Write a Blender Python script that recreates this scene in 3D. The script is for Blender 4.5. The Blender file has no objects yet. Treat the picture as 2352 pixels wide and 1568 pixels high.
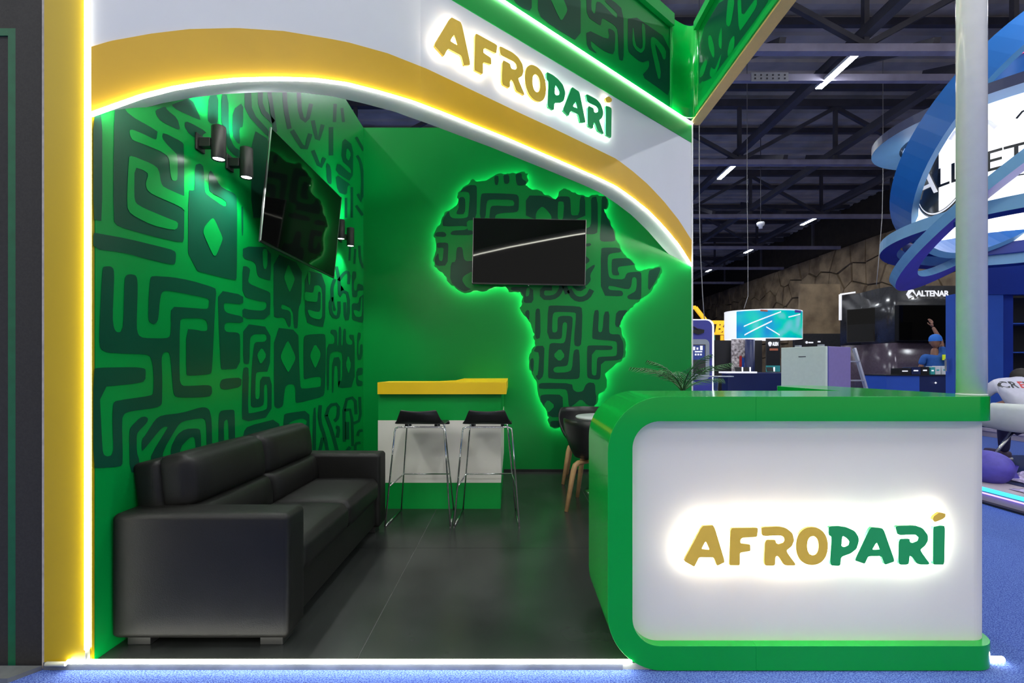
import bpy, bmesh, math, random
from mathutils import Vector, Matrix, Euler
from mathutils.geometry import tessellate_polygon
random.seed(7)
scene = bpy.context.scene
COL = scene.collection

# ------------------------------------------------------------------ camera
F, CX, YH, H = 1100.0, 1176.0, 843.0, 1.2          # focal length (px), vanishing point, eye height (m)
cam_d = bpy.data.cameras.new('camera')
cam = bpy.data.objects.new('camera', cam_d)
COL.objects.link(cam)
cam.location = (0, 0, H)
cam.rotation_euler = (math.pi/2, 0, 0)
cam_d.sensor_width = 36.0
cam_d.lens = F/2352*36
cam_d.shift_y = (YH-784)/2352
cam_d.clip_start = 0.05
cam_d.clip_end = 200
scene.camera = cam

# ------------------------------------------------------------------ world / exposure
w = bpy.data.worlds.new('hall_ambient')
scene.world = w
w.use_nodes = True
w.node_tree.nodes['Background'].inputs[0].default_value = (1.0, 0.98, 0.95, 1)
w.node_tree.nodes['Background'].inputs[1].default_value = 0.60
scene.view_settings.view_transform = 'Standard'
scene.view_settings.look = 'None'
scene.view_settings.gamma = 1
scene.view_settings.exposure = 0.0
scene.view_settings.use_curve_mapping = False

LED = 20.0          # LED tape radiance
HALL = 185.0         # hall lamp radiance
BACKLIT = 27.0      # letters' halo tape
AFR = 27.0          # tape behind the map panel
SPOT = 20.0          # wall lamps (W)

# ------------------------------------------------------------------ materials
MATS = {}
def mat(name, col, rough=0.5, metal=0.0, emit=None, estr=0.0, coat=0.0, noise=0.0, nscale=20.0, bump=0.0,
        bscale=60.0, spec=0.5, col2=None):
    m = bpy.data.materials.new(name)
    m.use_nodes = True
    nt = m.node_tree
    b = nt.nodes['Principled BSDF']
    b.inputs['Base Color'].default_value = (*col, 1)
    b.inputs['Roughness'].default_value = rough
    b.inputs['Metallic'].default_value = metal
    b.inputs['Coat Weight'].default_value = coat
    b.inputs['Coat Roughness'].default_value = 0.08
    b.inputs['Specular IOR Level'].default_value = spec
    if emit:
        b.inputs['Emission Color'].default_value = (*emit, 1)
        b.inputs['Emission Strength'].default_value = estr
    if noise or bump or col2:
        tc = nt.nodes.new('ShaderNodeTexCoord')
    if noise or col2:
        n = nt.nodes.new('ShaderNodeTexNoise')
        n.inputs['Scale'].default_value = nscale
        n.inputs['Detail'].default_value = 5
        nt.links.new(tc.outputs['Object'], n.inputs['Vector'])
        r = nt.nodes.new('ShaderNodeValToRGB')
        c2 = col2 or tuple(min(1, c*(1+noise)) for c in col)
        c1 = col if col2 else tuple(c*(1-noise) for c in col)
        r.color_ramp.elements[0].position = 0.35
        r.color_ramp.elements[0].color = (*c1, 1)
        r.color_ramp.elements[1].position = 0.65
        r.color_ramp.elements[1].color = (*c2, 1)
        nt.links.new(n.outputs['Fac'], r.inputs['Fac'])
        nt.links.new(r.outputs['Color'], b.inputs['Base Color'])
    if bump:
        n2 = nt.nodes.new('ShaderNodeTexNoise')
        n2.inputs['Scale'].default_value = bscale
        n2.inputs['Detail'].default_value = 3
        nt.links.new(tc.outputs['Object'], n2.inputs['Vector'])
        bp = nt.nodes.new('ShaderNodeBump')
        bp.inputs['Strength'].default_value = bump
        bp.inputs['Distance'].default_value = 0.01
        nt.links.new(n2.outputs['Fac'], bp.inputs['Height'])
        nt.links.new(bp.outputs['Normal'], b.inputs['Normal'])
    MATS[name] = m
    return m

WARM = (1.0, 1.0, 0.86)
mat('white', (0.74, 0.74, 0.77), 0.42, noise=0.015, nscale=2)
mat('counter_white', (0.83, 0.785, 0.71), 0.38, noise=0.015, nscale=2)
mat('gold', (0.72, 0.41, 0.012), 0.42, noise=0.03, nscale=3)
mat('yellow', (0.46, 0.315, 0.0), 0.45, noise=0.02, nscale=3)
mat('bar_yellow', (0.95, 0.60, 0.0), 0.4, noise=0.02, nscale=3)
mat('green', (0.0, 0.33, 0.048), 0.45, spec=0.25, noise=0.03, nscale=2)
mat('wall_green', (0.0, 0.25, 0.040), 0.28, spec=0.28, noise=0.03, nscale=2, bump=0.02, bscale=220)
mat('print_dark', (0.003, 0.060, 0.030), 0.28, spec=0.28, noise=0.05, nscale=3, bump=0.02, bscale=220)
mat('counter_green', (0.0, 0.38, 0.04), 0.16, coat=0.25, spec=0.3, noise=0.03, nscale=2)
mat('led', (0.9, 0.9, 0.85), 0.5, emit=WARM, estr=LED)
mat('led_arch', (0.9, 0.9, 0.85), 0.5, emit=WARM, estr=LED*1.9)
mat('led_green', (0.9, 0.9, 0.85), 0.5, emit=(0.86, 1.0, 0.80), estr=AFR)
mat('led_letter', (0.9, 0.9, 0.85), 0.5, emit=(0.97, 1.0, 0.93), estr=BACKLIT)
mat('lamp_glow', (0.9, 0.9, 0.9), 0.5, emit=(0.90, 0.95, 1.0), estr=HALL)
mat('wall_lamp_glow', (0.9, 0.9, 0.9), 0.5, emit=(0.95, 1.0, 0.96), estr=25)
mat('led_off', (0.55, 0.55, 0.42), 0.5, noise=0.03)
mat('gold_pale', (0.66, 0.44, 0.17), 0.45, noise=0.02)
mat('frame_green', (0.0, 0.10, 0.035), 0.6, noise=0.1)
mat('letter_gold', (0.95, 0.60, 0.07), 0.4, noise=0.02)
mat('letter_green', (0.02, 0.42, 0.12), 0.4, noise=0.02)
mat('leather', (0.007, 0.0065, 0.006), 0.5, spec=0.3, bump=0.12, bscale=260, noise=0.15, nscale=6)
mat('leather_seam', (0.008, 0.008, 0.008), 0.6, noise=0.1)
mat('screen', (0.003, 0.003, 0.003), 0.035, spec=0.22, noise=0.05)
mat('tv_frame', (0.015, 0.015, 0.016), 0.3, noise=0.1)
mat('tv_edge', (0.35, 0.35, 0.35), 0.3, metal=0.8, noise=0.05)
mat('black_plastic', (0.012, 0.012, 0.013), 0.35, noise=0.1)
mat('black_matte', (0.020, 0.019, 0.018), 0.8, noise=0.15, nscale=60, bump=0.2, bscale=300)
mat('lamp_black', (0.030, 0.030, 0.028), 0.42, metal=0.3, noise=0.1)
mat('chrome', (0.75, 0.75, 0.76), 0.12, metal=1.0, noise=0.03)
mat('wood', (0.56, 0.33, 0.15), 0.45, noise=0.15, nscale=12)
mat('table_white', (0.72, 0.74, 0.76), 0.25, noise=0.02)
mat('tile', (0.020, 0.022, 0.021), 0.27, col2=(0.034, 0.037, 0.035), nscale=2.6, bump=0.05, bscale=9)
mat('grout', (0.36, 0.37, 0.34), 0.8, noise=0.1)
mat('baseboard', (0.008, 0.009, 0.010), 0.5, noise=0.1)
mat('pole_white', (0.84, 0.82, 0.76), 0.18, coat=0.4, noise=0.02)
mat('leaf', (0.03, 0.13, 0.03), 0.45, noise=0.3, nscale=12)
mat('stem', (0.03, 0.09, 0.02), 0.5, noise=0.2)
mat('pot', (0.03, 0.03, 0.035), 0.5, noise=0.1)
mat('steel_dark', (0.055, 0.052, 0.065), 0.6, noise=0.15, nscale=3)
mat('steel_lilac', (0.26, 0.24, 0.32), 0.55, noise=0.15, nscale=3)
mat('roof_deck', (0.46, 0.40, 0.34), 0.6, noise=0.2, nscale=1.2)
mat('stone', (0.14, 0.095, 0.055), 0.9, col2=(0.32, 0.23, 0.135), nscale=1.5, bump=0.6, bscale=6)
mat('stone_joint', (0.03, 0.021, 0.014), 0.95, noise=0.2, nscale=3)
mat('hall_dark', (0.022, 0.021, 0.024), 0.8, noise=0.2, nscale=1)
mat('plate', (0.20, 0.21, 0.22), 0.45, metal=0.4, noise=0.2, nscale=9)
mat('dark_panel', (0.020, 0.018, 0.016), 0.75, noise=0.2, nscale=120)
mat('raw_edge', (0.42, 0.38, 0.34), 0.8, noise=0.15, nscale=30)
# neighbouring stands
mat('blue', (0.008, 0.035, 0.30), 0.4, noise=0.08, nscale=2)
mat('blue_mid', (0.03, 0.10, 0.48), 0.4, noise=0.06, nscale=2)
mat('blue_light', (0.16, 0.38, 0.60), 0.4, noise=0.06, nscale=2)
mat('ring_blue', (0.012, 0.14, 0.46), 0.35, noise=0.06, nscale=2)
mat('ring_violet', (0.17, 0.12, 0.62), 0.35, noise=0.06, nscale=2)
mat('navy', (0.012, 0.022, 0.095), 0.4, noise=0.08, nscale=2)
mat('indigo', (0.075, 0.08, 0.42), 0.4, noise=0.06, nscale=2)
mat('lightbox', (0.9, 0.9, 0.9), 0.4, emit=(0.97, 0.98, 1.0), estr=1.15)
mat('ink', (0.012, 0.012, 0.014), 0.4, noise=0.05)
mat('mirror_dark', (0.10, 0.11, 0.12), 0.15, metal=0.6, noise=0.2, nscale=3)
mat('sign_white', (0.85, 0.85, 0.88), 0.4, emit=(1, 1, 1), estr=0.55)
mat('neon_yellow', (0.75, 0.40, 0.01), 0.4, emit=(1.0, 0.55, 0.02), estr=0.75)
mat('cool_tube', (0.9, 0.9, 0.9), 0.4, emit=(0.93, 1.0, 0.98), estr=2.2)
mat('cyan_tube', (0.1, 0.6, 0.8), 0.4, emit=(0.05, 0.75, 1.0), estr=1.6)
mat('fridge_green_lit', (0.78, 0.88, 0.76), 0.3, noise=0.02)  # white door; green light from the stand mixed into its colour
mat('fridge_violet_lit', (0.30, 0.24, 0.52), 0.3, noise=0.03)  # white cabinet; violet light falling on the side painted into its colour
mat('grey_frame', (0.42, 0.46, 0.50), 0.35, noise=0.03)
mat('kiosk_screen', (0.01, 0.02, 0.08), 0.1, emit=(0.02, 0.05, 0.30), estr=0.6)
mat('gloss_black', (0.040, 0.040, 0.043), 0.22, coat=0.4, noise=0.1)
mat('gloss_mauve', (0.10, 0.075, 0.10), 0.2, noise=0.1)
mat('teal', (0.05, 0.42, 0.42), 0.4, noise=0.1)
mat('print_light_panel', (0.85, 0.78, 0.76), 0.5, col2=(0.16, 0.12, 0.12), nscale=16)
mat('added_violet_tube', (0.5, 0.4, 0.9), 0.4, emit=(0.30, 0.20, 1.0), estr=3.5)
mat('red', (0.55, 0.04, 0.04), 0.5, noise=0.05)
mat('pink_led', (0.8, 0.05, 0.2), 0.5, emit=(1.0, 0.08, 0.22), estr=1.3)
mat('orange_print', (0.70, 0.20, 0.10), 0.5, noise=0.05)
mat('chair_white', (0.70, 0.73, 0.70), 0.35, noise=0.02)
mat('shirt_white', (0.55, 0.54, 0.66), 0.8, noise=0.04, bump=0.4, bscale=14)
mat('shirt_blue', (0.02, 0.11, 0.40), 0.8, noise=0.06, bump=0.4, bscale=14)
mat('cap_blue', (0.03, 0.20, 0.70), 0.7, noise=0.05)
mat('trousers', (0.03, 0.025, 0.10), 0.8, noise=0.1)
mat('skin', (0.30, 0.14, 0.09), 0.55, noise=0.05)
mat('hair', (0.02, 0.014, 0.010), 0.6, noise=0.2)
mat('shoe', (0.10, 0.07, 0.14), 0.6, noise=0.1)
mat('sole', (0.60, 0.58, 0.62), 0.6, noise=0.05)
mat('sack', (0.09, 0.07, 0.45), 0.55, noise=0.1, bump=0.5, bscale=10)
mat('film', (0.45, 0.38, 0.62), 0.25, noise=0.35, nscale=22)
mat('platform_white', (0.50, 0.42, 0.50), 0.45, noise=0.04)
mat('hi_vis', (0.75, 0.85, 0.02), 0.6, emit=(0.8, 1.0, 0.02), estr=0.15)
mat('alu', (0.55, 0.56, 0.60), 0.35, metal=0.8, noise=0.05)
mat('cable', (0.30, 0.29, 0.28), 0.6, noise=0.05)

def carpet():
    m = mat('carpet', (0.10, 0.13, 0.42), 0.95, spec=0.1)
    nt = m.node_tree
    b = nt.nodes['Principled BSDF']
    tc = nt.nodes.new('ShaderNodeTexCoord')
    mp = nt.nodes.new('ShaderNodeMapping')
    mp.inputs['Scale'].default_value = (1, 1.6, 1)
    nt.links.new(tc.outputs['Object'], mp.inputs['Vector'])
    v = nt.nodes.new('ShaderNodeTexVoronoi')
    v.inputs['Scale'].default_value = 150
    nt.links.new(mp.outputs['Vector'], v.inputs['Vector'])
    r = nt.nodes.new('ShaderNodeValToRGB')
    r.color_ramp.elements[0].color = (0.24, 0.38, 0.82, 1)
    r.color_ramp.elements[1].color = (0.06, 0.10, 0.42, 1)
    r.color_ramp.elements[1].position = 0.7
    nt.links.new(v.outputs['Distance'], r.inputs['Fac'])
    nt.links.new(r.outputs['Color'], b.inputs['Base Color'])
    bp = nt.nodes.new('ShaderNodeBump')
    bp.inputs['Strength'].default_value = 0.9
    bp.inputs['Distance'].default_value = 0.006
    bp.invert = True
    nt.links.new(v.outputs['Distance'], bp.inputs['Height'])
    nt.links.new(bp.outputs['Normal'], b.inputs['Normal'])
carpet()

def screen_art():
    """colour picture on the round hanging display: bands of teal, green and lilac"""
    m = mat('screen_art', (0.0, 0.3, 0.4), 0.3)
    nt = m.node_tree
    b = nt.nodes['Principled BSDF']
    tc = nt.nodes.new('ShaderNodeTexCoord')
    n = nt.nodes.new('ShaderNodeTexNoise')
    n.inputs['Scale'].default_value = 1.5
    n.inputs['Detail'].default_value = 2
    nt.links.new(tc.outputs['Object'], n.inputs['Vector'])
    r = nt.nodes.new('ShaderNodeValToRGB')
    e = r.color_ramp.elements
    e[0].position = 0.32; e[0].color = (0.0, 0.05, 0.50, 1)
    e[1].position = 0.72; e[1].color = (0.36, 0.50, 0.80, 1)
    a = e.new(0.44); a.color = (0.0, 0.30, 0.50, 1)
    a = e.new(0.56); a.color = (0.0, 0.58, 0.33, 1)
    nt.links.new(n.outputs['Fac'], r.inputs['Fac'])
    nt.links.new(r.outputs['Color'], b.inputs['Emission Color'])
    b.inputs['Emission Strength'].default_value = 0.8
screen_art()

# ------------------------------------------------------------------ helpers
def tag(o, label, cat, group=None, kind=None):
    o['label'] = label
    o['category'] = cat
    if group: o['group'] = group
    if kind: o['kind'] = kind
    return o

def thing(name, label, cat, loc=(0, 0, 0), rz=0.0, group=None):
    o = bpy.data.objects.new(name, None)
    o.empty_display_size = 0.1
    COL.objects.link(o)
    o.location = loc
    o.rotation_euler = (0, 0, rz)
    return tag(o, label, cat, group)

def add_mesh(name, me, m, parent=None):
    o = bpy.data.objects.new(name, me)
    COL.objects.link(o)
    if m is not None and not me.materials:
        me.materials.append(MATS[m] if isinstance(m, str) else m)
    if parent is not None:
        o.parent = parent
    return o

def copy_tree(o, parent=None):
    c = o.copy()
    COL.objects.link(c)
    c.parent = parent
    for ch in [x for x in bpy.data.objects if x.parent == o]:
        copy_tree(ch, c)
    return c

class MB:
    """collects geometry, builds one mesh object"""
    def __init__(s): s.v = []; s.f = []; s.sm = []
    def add(s, vs, fs, smooth=False):
        n = len(s.v)
        s.v += [tuple(p) for p in vs]
        s.f += [tuple(n+i for i in f) for f in fs]
        s.sm += [smooth]*len(fs)
        return s
    def box(s, x0, x1, y0, y1, z0, z1):
        vs = [(x, y, z) for z in (z0, z1) for y in (y0, y1) for x in (x0, x1)]
        return s.add(vs, [(0, 2, 3, 1), (4, 5, 7, 6), (0, 1, 5, 4), (2, 6, 7, 3), (0, 4, 6, 2), (1, 3, 7, 5)])
    def bar(s, a, b, w, h, up=(0, 0, 1)):
        """box-section bar from a to b"""
        a, b = Vector(a), Vector(b)
        d = (b-a).normalized()
        u = Vector(up)
        if abs(d.dot(u)) > 0.95: u = Vector((0, 1, 0))
        r = d.cross(u).normalized()
        u = r.cross(d).normalized()
        vs = []
        for p in (a, b):
            for sx, sz in ((-1, -1), (1, -1), (1, 1), (-1, 1)):
                vs.append(p+r*(sx*w/2)+u*(sz*h/2))
        return s.add(vs, [(0, 1, 2, 3), (7, 6, 5, 4), (0, 4, 5, 1), (1, 5, 6, 2), (2, 6, 7, 3), (3, 7, 4, 0)])
    def tube(s, path, r, n=8, cap=True):
        path = [Vector(p) for p in path]
        rr = r if isinstance(r, (list, tuple)) else [r]*len(path)
        t0 = (path[1]-path[0]).normalized()
        ref = Vector((0, 0, 1)) if abs(t0.z) < 0.9 else Vector((1, 0, 0))
        nrm = (ref-t0*ref.dot(t0)).normalized()
        rings = []
        for i, p in enumerate(path):
            if i == 0: t = path[1]-path[0]
            elif i == len(path)-1: t = path[i]-path[i-1]
            else: t = (path[i]-path[i-1]).normalized()+(path[i+1]-path[i]).normalized()
            t = t.normalized()
            nrm = (nrm-t*nrm.dot(t)).normalized()
            bn = t.cross(nrm)
            rings.append([p+(nrm*math.cos(2*math.pi*k/n)+bn*math.sin(2*math.pi*k/n))*rr[i] for k in range(n)])
        vs = [q for ring in rings for q in ring]
        fs = []
        for i in range(len(path)-1):
            for k in range(n):
                fs.append((i*n+k, i*n+(k+1) % n, (i+1)*n+(k+1) % n, (i+1)*n+k))
        s.add(vs, fs, True)
        if cap:
            s.add(rings[0], [tuple(range(n))[::-1]])
            s.add(rings[-1], [tuple(range(n))])
        return s
    def cyl(s, x, y, z0, z1, r, n=24, r1=None):
        return s.lathe((x, y, 0), [(r, z0), (r if r1 is None else r1, z1)], n)
    def lathe(s, c, prof, n=24, caps=True):
        cx, cy, cz = c
        vs = [(cx+r*math.cos(2*math.pi*k/n), cy+r*math.sin(2*math.pi*k/n), cz+z) for r, z in prof for k in range(n)]
        fs = []
        for i in range(len(prof)-1):
            for k in range(n):
                fs.append((i*n+k, i*n+(k+1) % n, (i+1)*n+(k+1) % n, (i+1)*n+k))
        s.add(vs, fs, True)
        if caps:
            s.add(vs[:n], [tuple(range(n))[::-1]])
            s.add(vs[-n:], [tuple(range(n))])
        return s
    def poly(s, loops, fn_a, fn_b=None):
        """flat polygon with holes mapped by fn_a; with fn_b a solid between the two maps"""
        flat = [p for l in loops for p in l]
        tris = tessellate_polygon([[Vector((p[0], p[1], 0)) for p in l] for l in loops])
        A = [fn_a(*p) for p in flat]
        s.add(A, tris)
        if fn_b:
            B = [fn_b(*p) for p in flat]
            s.add(B, [t[::-1] for t in tris])
            k = 0
            for l in loops:
                n = len(l)
                vs = A[k:k+n]+B[k:k+n]
                s.add(vs, [(i, (i+1) % n, n+(i+1) % n, n+i) for i in range(n)])
                k += n
        return s
    def rbox(s, c, half, r, seg=8, bulge=(0, 0, 0)):
        """rounded, optionally pillowed box"""
        bm = bmesh.new()
        bmesh.ops.create_cube(bm, size=2)
        bmesh.ops.subdivide_edges(bm, edges=bm.edges[:], cuts=seg, use_grid_fill=True)
        vs = []
        for v in bm.verts:
            p = [v.co[i] for i in range(3)]
            q = []
            for i in range(3):                      # half of the rows go to the rounded rim
                a_, e_ = abs(p[i]), 1-r/half[i]
                a_ = a_/0.5*e_ if a_ < 0.5 else e_+(a_-0.5)/0.5*(1-e_)
                q.append(math.copysign(a_*half[i], p[i]))
            inner = [max(-half[i]+r, min(half[i]-r, q[i])) for i in range(3)]
            d = Vector([q[i]-inner[i] for i in range(3)])
            if d.length > 1e-9: d = d.normalized()*r
            q = [inner[i]+d[i] for i in range(3)]
            for i in range(3):
                if bulge[i]:
                    j, k = (i+1) % 3, (i+2) % 3
                    q[i] += bulge[i]*(1-p[j]**2)*(1-p[k]**2)*(1 if p[i] > 0 else -1)*abs(p[i])
            vs.append((c[0]+q[0], c[1]+q[1], c[2]+q[2]))
        bm.verts.index_update()
        fs = [tuple(v.index for v in f.verts) for f in bm.faces]
        bm.free()
        return s.add(vs, fs, True)
    def mesh(s, name, fix=True):
        me = bpy.data.meshes.new(name)
        me.from_pydata(s.v, [], s.f)
        me.polygons.foreach_set('use_smooth', s.sm)
        if fix:
            bm = bmesh.new(); bm.from_mesh(me)
            bmesh.ops.remove_doubles(bm, verts=bm.verts, dist=1e-6)
            bmesh.ops.recalc_face_normals(bm, faces=bm.faces)
            bm.to_mesh(me); bm.free()
        me.update()
        return me
    def build(s, name, m, parent=None, bevel=0.0, seg=3):
        """geometry in world space; moved into the parent's (unrotated) space"""
        if parent is not None:
            off = Vector(parent.location)
            pp = parent.parent
            while pp is not None:
                off += Vector(pp.location); pp = pp.parent
            s.v = [(x-off.x, y-off.y, z-off.z) for x, y, z in s.v]
        return s.local(name, m, parent, bevel, seg)
    def local(s, name, m, parent=None, bevel=0.0, seg=3):
        o = add_mesh(name, s.mesh(name), m, parent)
        if bevel:
            bv = o.modifiers.new('bevel', 'BEVEL')
            bv.width = bevel; bv.segments = seg; bv.limit_method = 'ANGLE'; bv.angle_limit = 0.6
            bv.harden_normals = True
            for p in o.data.polygons: p.use_smooth = True
        return o

def pts(txt, x0, y0, s):
    out = []
    for t in txt.split():
        a, b = t.split(',')
        out.append((x0+float(a)/s, y0+float(b)/s))
    return out

def chaikin(l, it=1, q=0.25, closed=True):
    for _ in range(it):
        o = []
        n = len(l)
        for i in range(n if closed else n-1):
            a, b = l[i], l[(i+1) % n]
            o.append((a[0]*(1-q)+b[0]*q, a[1]*(1-q)+b[1]*q))
            o.append((a[0]*q+b[0]*(1-q), a[1]*q+b[1]*(1-q)))
        l = o if closed else [l[0]]+o+[l[-1]]
    return l

def stroke(line, wd):
    """outline of a round-ended stroke in the plane"""
    l = [Vector(p) for p in line]
    L, R = [], []
    for i, p in enumerate(l):
        if i == 0: t = l[1]-l[0]
        elif i == len(l)-1: t = l[i]-l[i-1]
        else: t = (l[i]-l[i-1]).normalized()+(l[i+1]-l[i]).normalized()
        t = t.normalized()
        n = Vector((-t.y, t.x))*wd/2
        L.append(p+n); R.append(p-n)
    return [tuple(p) for p in L+R[::-1]]

def U(x, y, D):
    """photo pixel to a point at depth D"""
    return ((x-CX)/F*D, D, H+(YH-y)/F*D)

def text_mesh(txt, size, depth=0.004, bold=0.0, shear=0.0, space=1.0):
    cu = bpy.data.curves.new('lettering', 'FONT')
    cu.body = txt; cu.size = size; cu.extrude = depth; cu.offset = bold
    cu.shear = shear; cu.space_character = space
    cu.align_x = 'CENTER'; cu.align_y = 'CENTER'
    cu.resolution_u = 3
    ob = bpy.data.objects.new('lettering', cu)
    COL.objects.link(ob)
    dg = bpy.context.evaluated_depsgraph_get()
    me = bpy.data.meshes.new_from_object(ob.evaluated_get(dg))
    bpy.data.objects.remove(ob); bpy.data.curves.remove(cu)
    me.materials.clear()
    return me

def put_text(txt, size, loc, m, parent=None, rz=0.0, depth=0.004, bold=0.0, name='lettering', shear=0.0, space=1.0, xs=1.0):
    """upright lettering facing -Y (turned by rz); loc in the parent's space"""
    me = text_mesh(txt, size, depth, bold, shear, space)
    o = add_mesh(name, me, m, parent)
    o.location = loc
    o.rotation_euler = (math.pi/2, 0, rz)
    o.scale = (xs, 1, 1)
    return o
# ------------------------------------------------------------------ stand geometry (metres)
XL, DB, DF = -1.707, 5.5, 1.95          # left wall, back wall, front edge
XR = 2.06                               # right end of back wall
ZW, ZLED, ZTOP = 3.95, 3.99, 5.0
M2 = 1.161                              # plan slope of the right fascia panel
A2 = (XL, DF)
uB = (966-CX)/F
DBp = (M2*DB-XR)/(M2-uB)
B2 = (uB*DBp, DBp)
C2 = (XR, DB)

def structure(o):
    o['kind'] = 'structure'
    return o

def on_left(x, y, off=0.0):
    D = XL*F/(min(x, 1100)-CX)
    return (XL+off, D, H+(YH-y)/F*D)
def fascia_D(x):
    u = (x-CX)/F
    if x >= 966:
        return (M2*DB-XR)/(M2-u)
    dx, dy = B2[0]-A2[0], B2[1]-A2[1]
    m = dx/dy
    return (A2[0]-m*A2[1])/(u-m)
def fascia_n(x):
    if x >= 966: d = Vector((M2, 1)).normalized()
    else: d = Vector((B2[0]-A2[0], B2[1]-A2[1])).normalized()
    return Vector((d.y, -d.x))               # points to the front
def on_fascia(x, y, off=0.0):
    D = fascia_D(x)
    X, _, Z = U(x, y, D)
    n = fascia_n(x)
    return (X+n.x*off, D+n.y*off, Z)
def on_beam(x, y, off=0.0):
    D = XR*F/(x-CX)
    return (XR-off, D, H+(YH-y)/F*D)

# ------------------------------------------------------------------ floors
fl = structure(MB().box(XL-0.02, 1.90, DF, DB, -0.03, -0.005).build('floor', 'grout'))
fl['label'] = 'dark tiled floor of the green stand'
xs = [XL, -0.6386, 0.686, 1.90]
ds = [DF, 3.18, 4.46, DB]
for i in range(3):
    for j in range(3):
        g = 0.0018
        MB().box(xs[i]+g, xs[i+1]-g, ds[j]+g, ds[j+1]-g, -0.005, 0.0).build('tile', 'tile', fl)
hf = structure(MB().box(-15, 16, -9, 45, -0.06, -0.03).build('floor_hall', 'carpet'))
hf['label'] = 'blue looped carpet of the exhibition hall'

# ------------------------------------------------------------------ walls
wl = structure(MB().box(XL-0.024, XL, DF+0.012, DB, 0, ZW).build('wall_left', 'wall_green'))
wl['label'] = 'green side wall printed with dark geometric motifs'
wb = structure(MB().box(XL-0.16, XR, DB, DB+0.12, 0, ZW).build('wall_back', 'wall_green'))
wb['label'] = 'plain green rear wall behind the map panel'
bb = structure(MB().box(XL+0.001, XR, DB-0.012, DB, 0.0, 0.03).build('baseboard_back', 'baseboard'))
tr = structure(MB().box(XR, XR+0.012, DB-0.02, DB+0.1, 0, ZLED).build('trim_1', 'white'))

# ---- traced motifs: D = dark shapes, L = light shapes over them, S = dark strokes
def motif(parent, fn, items, split=True):
    dk, lt = MB(), MB()
    for kind, crop, txt, *wd in items:
        p = pts(txt, *crop)
        if kind == 'S':
            p = stroke(chaikin(p, 1, closed=False), wd[0]/crop[2])
        else:
            p = chaikin(p, 1, 0.2)
        mb, off = (lt, 0.003) if kind == 'L' else (dk, 0.0015)
        if split:
            MB().poly([p], lambda x, y: fn(x, y, off)).build('light_motif' if kind == 'L' else 'dark_motif', 'wall_green' if kind == 'L' else 'print_dark', parent)
            continue
        mb.poly([p], lambda x, y: fn(x, y, off))
    if dk.v: dk.build('dark_print', 'print_dark', parent)
    if lt.v: lt.build('light_print', 'wall_green', parent)

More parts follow.
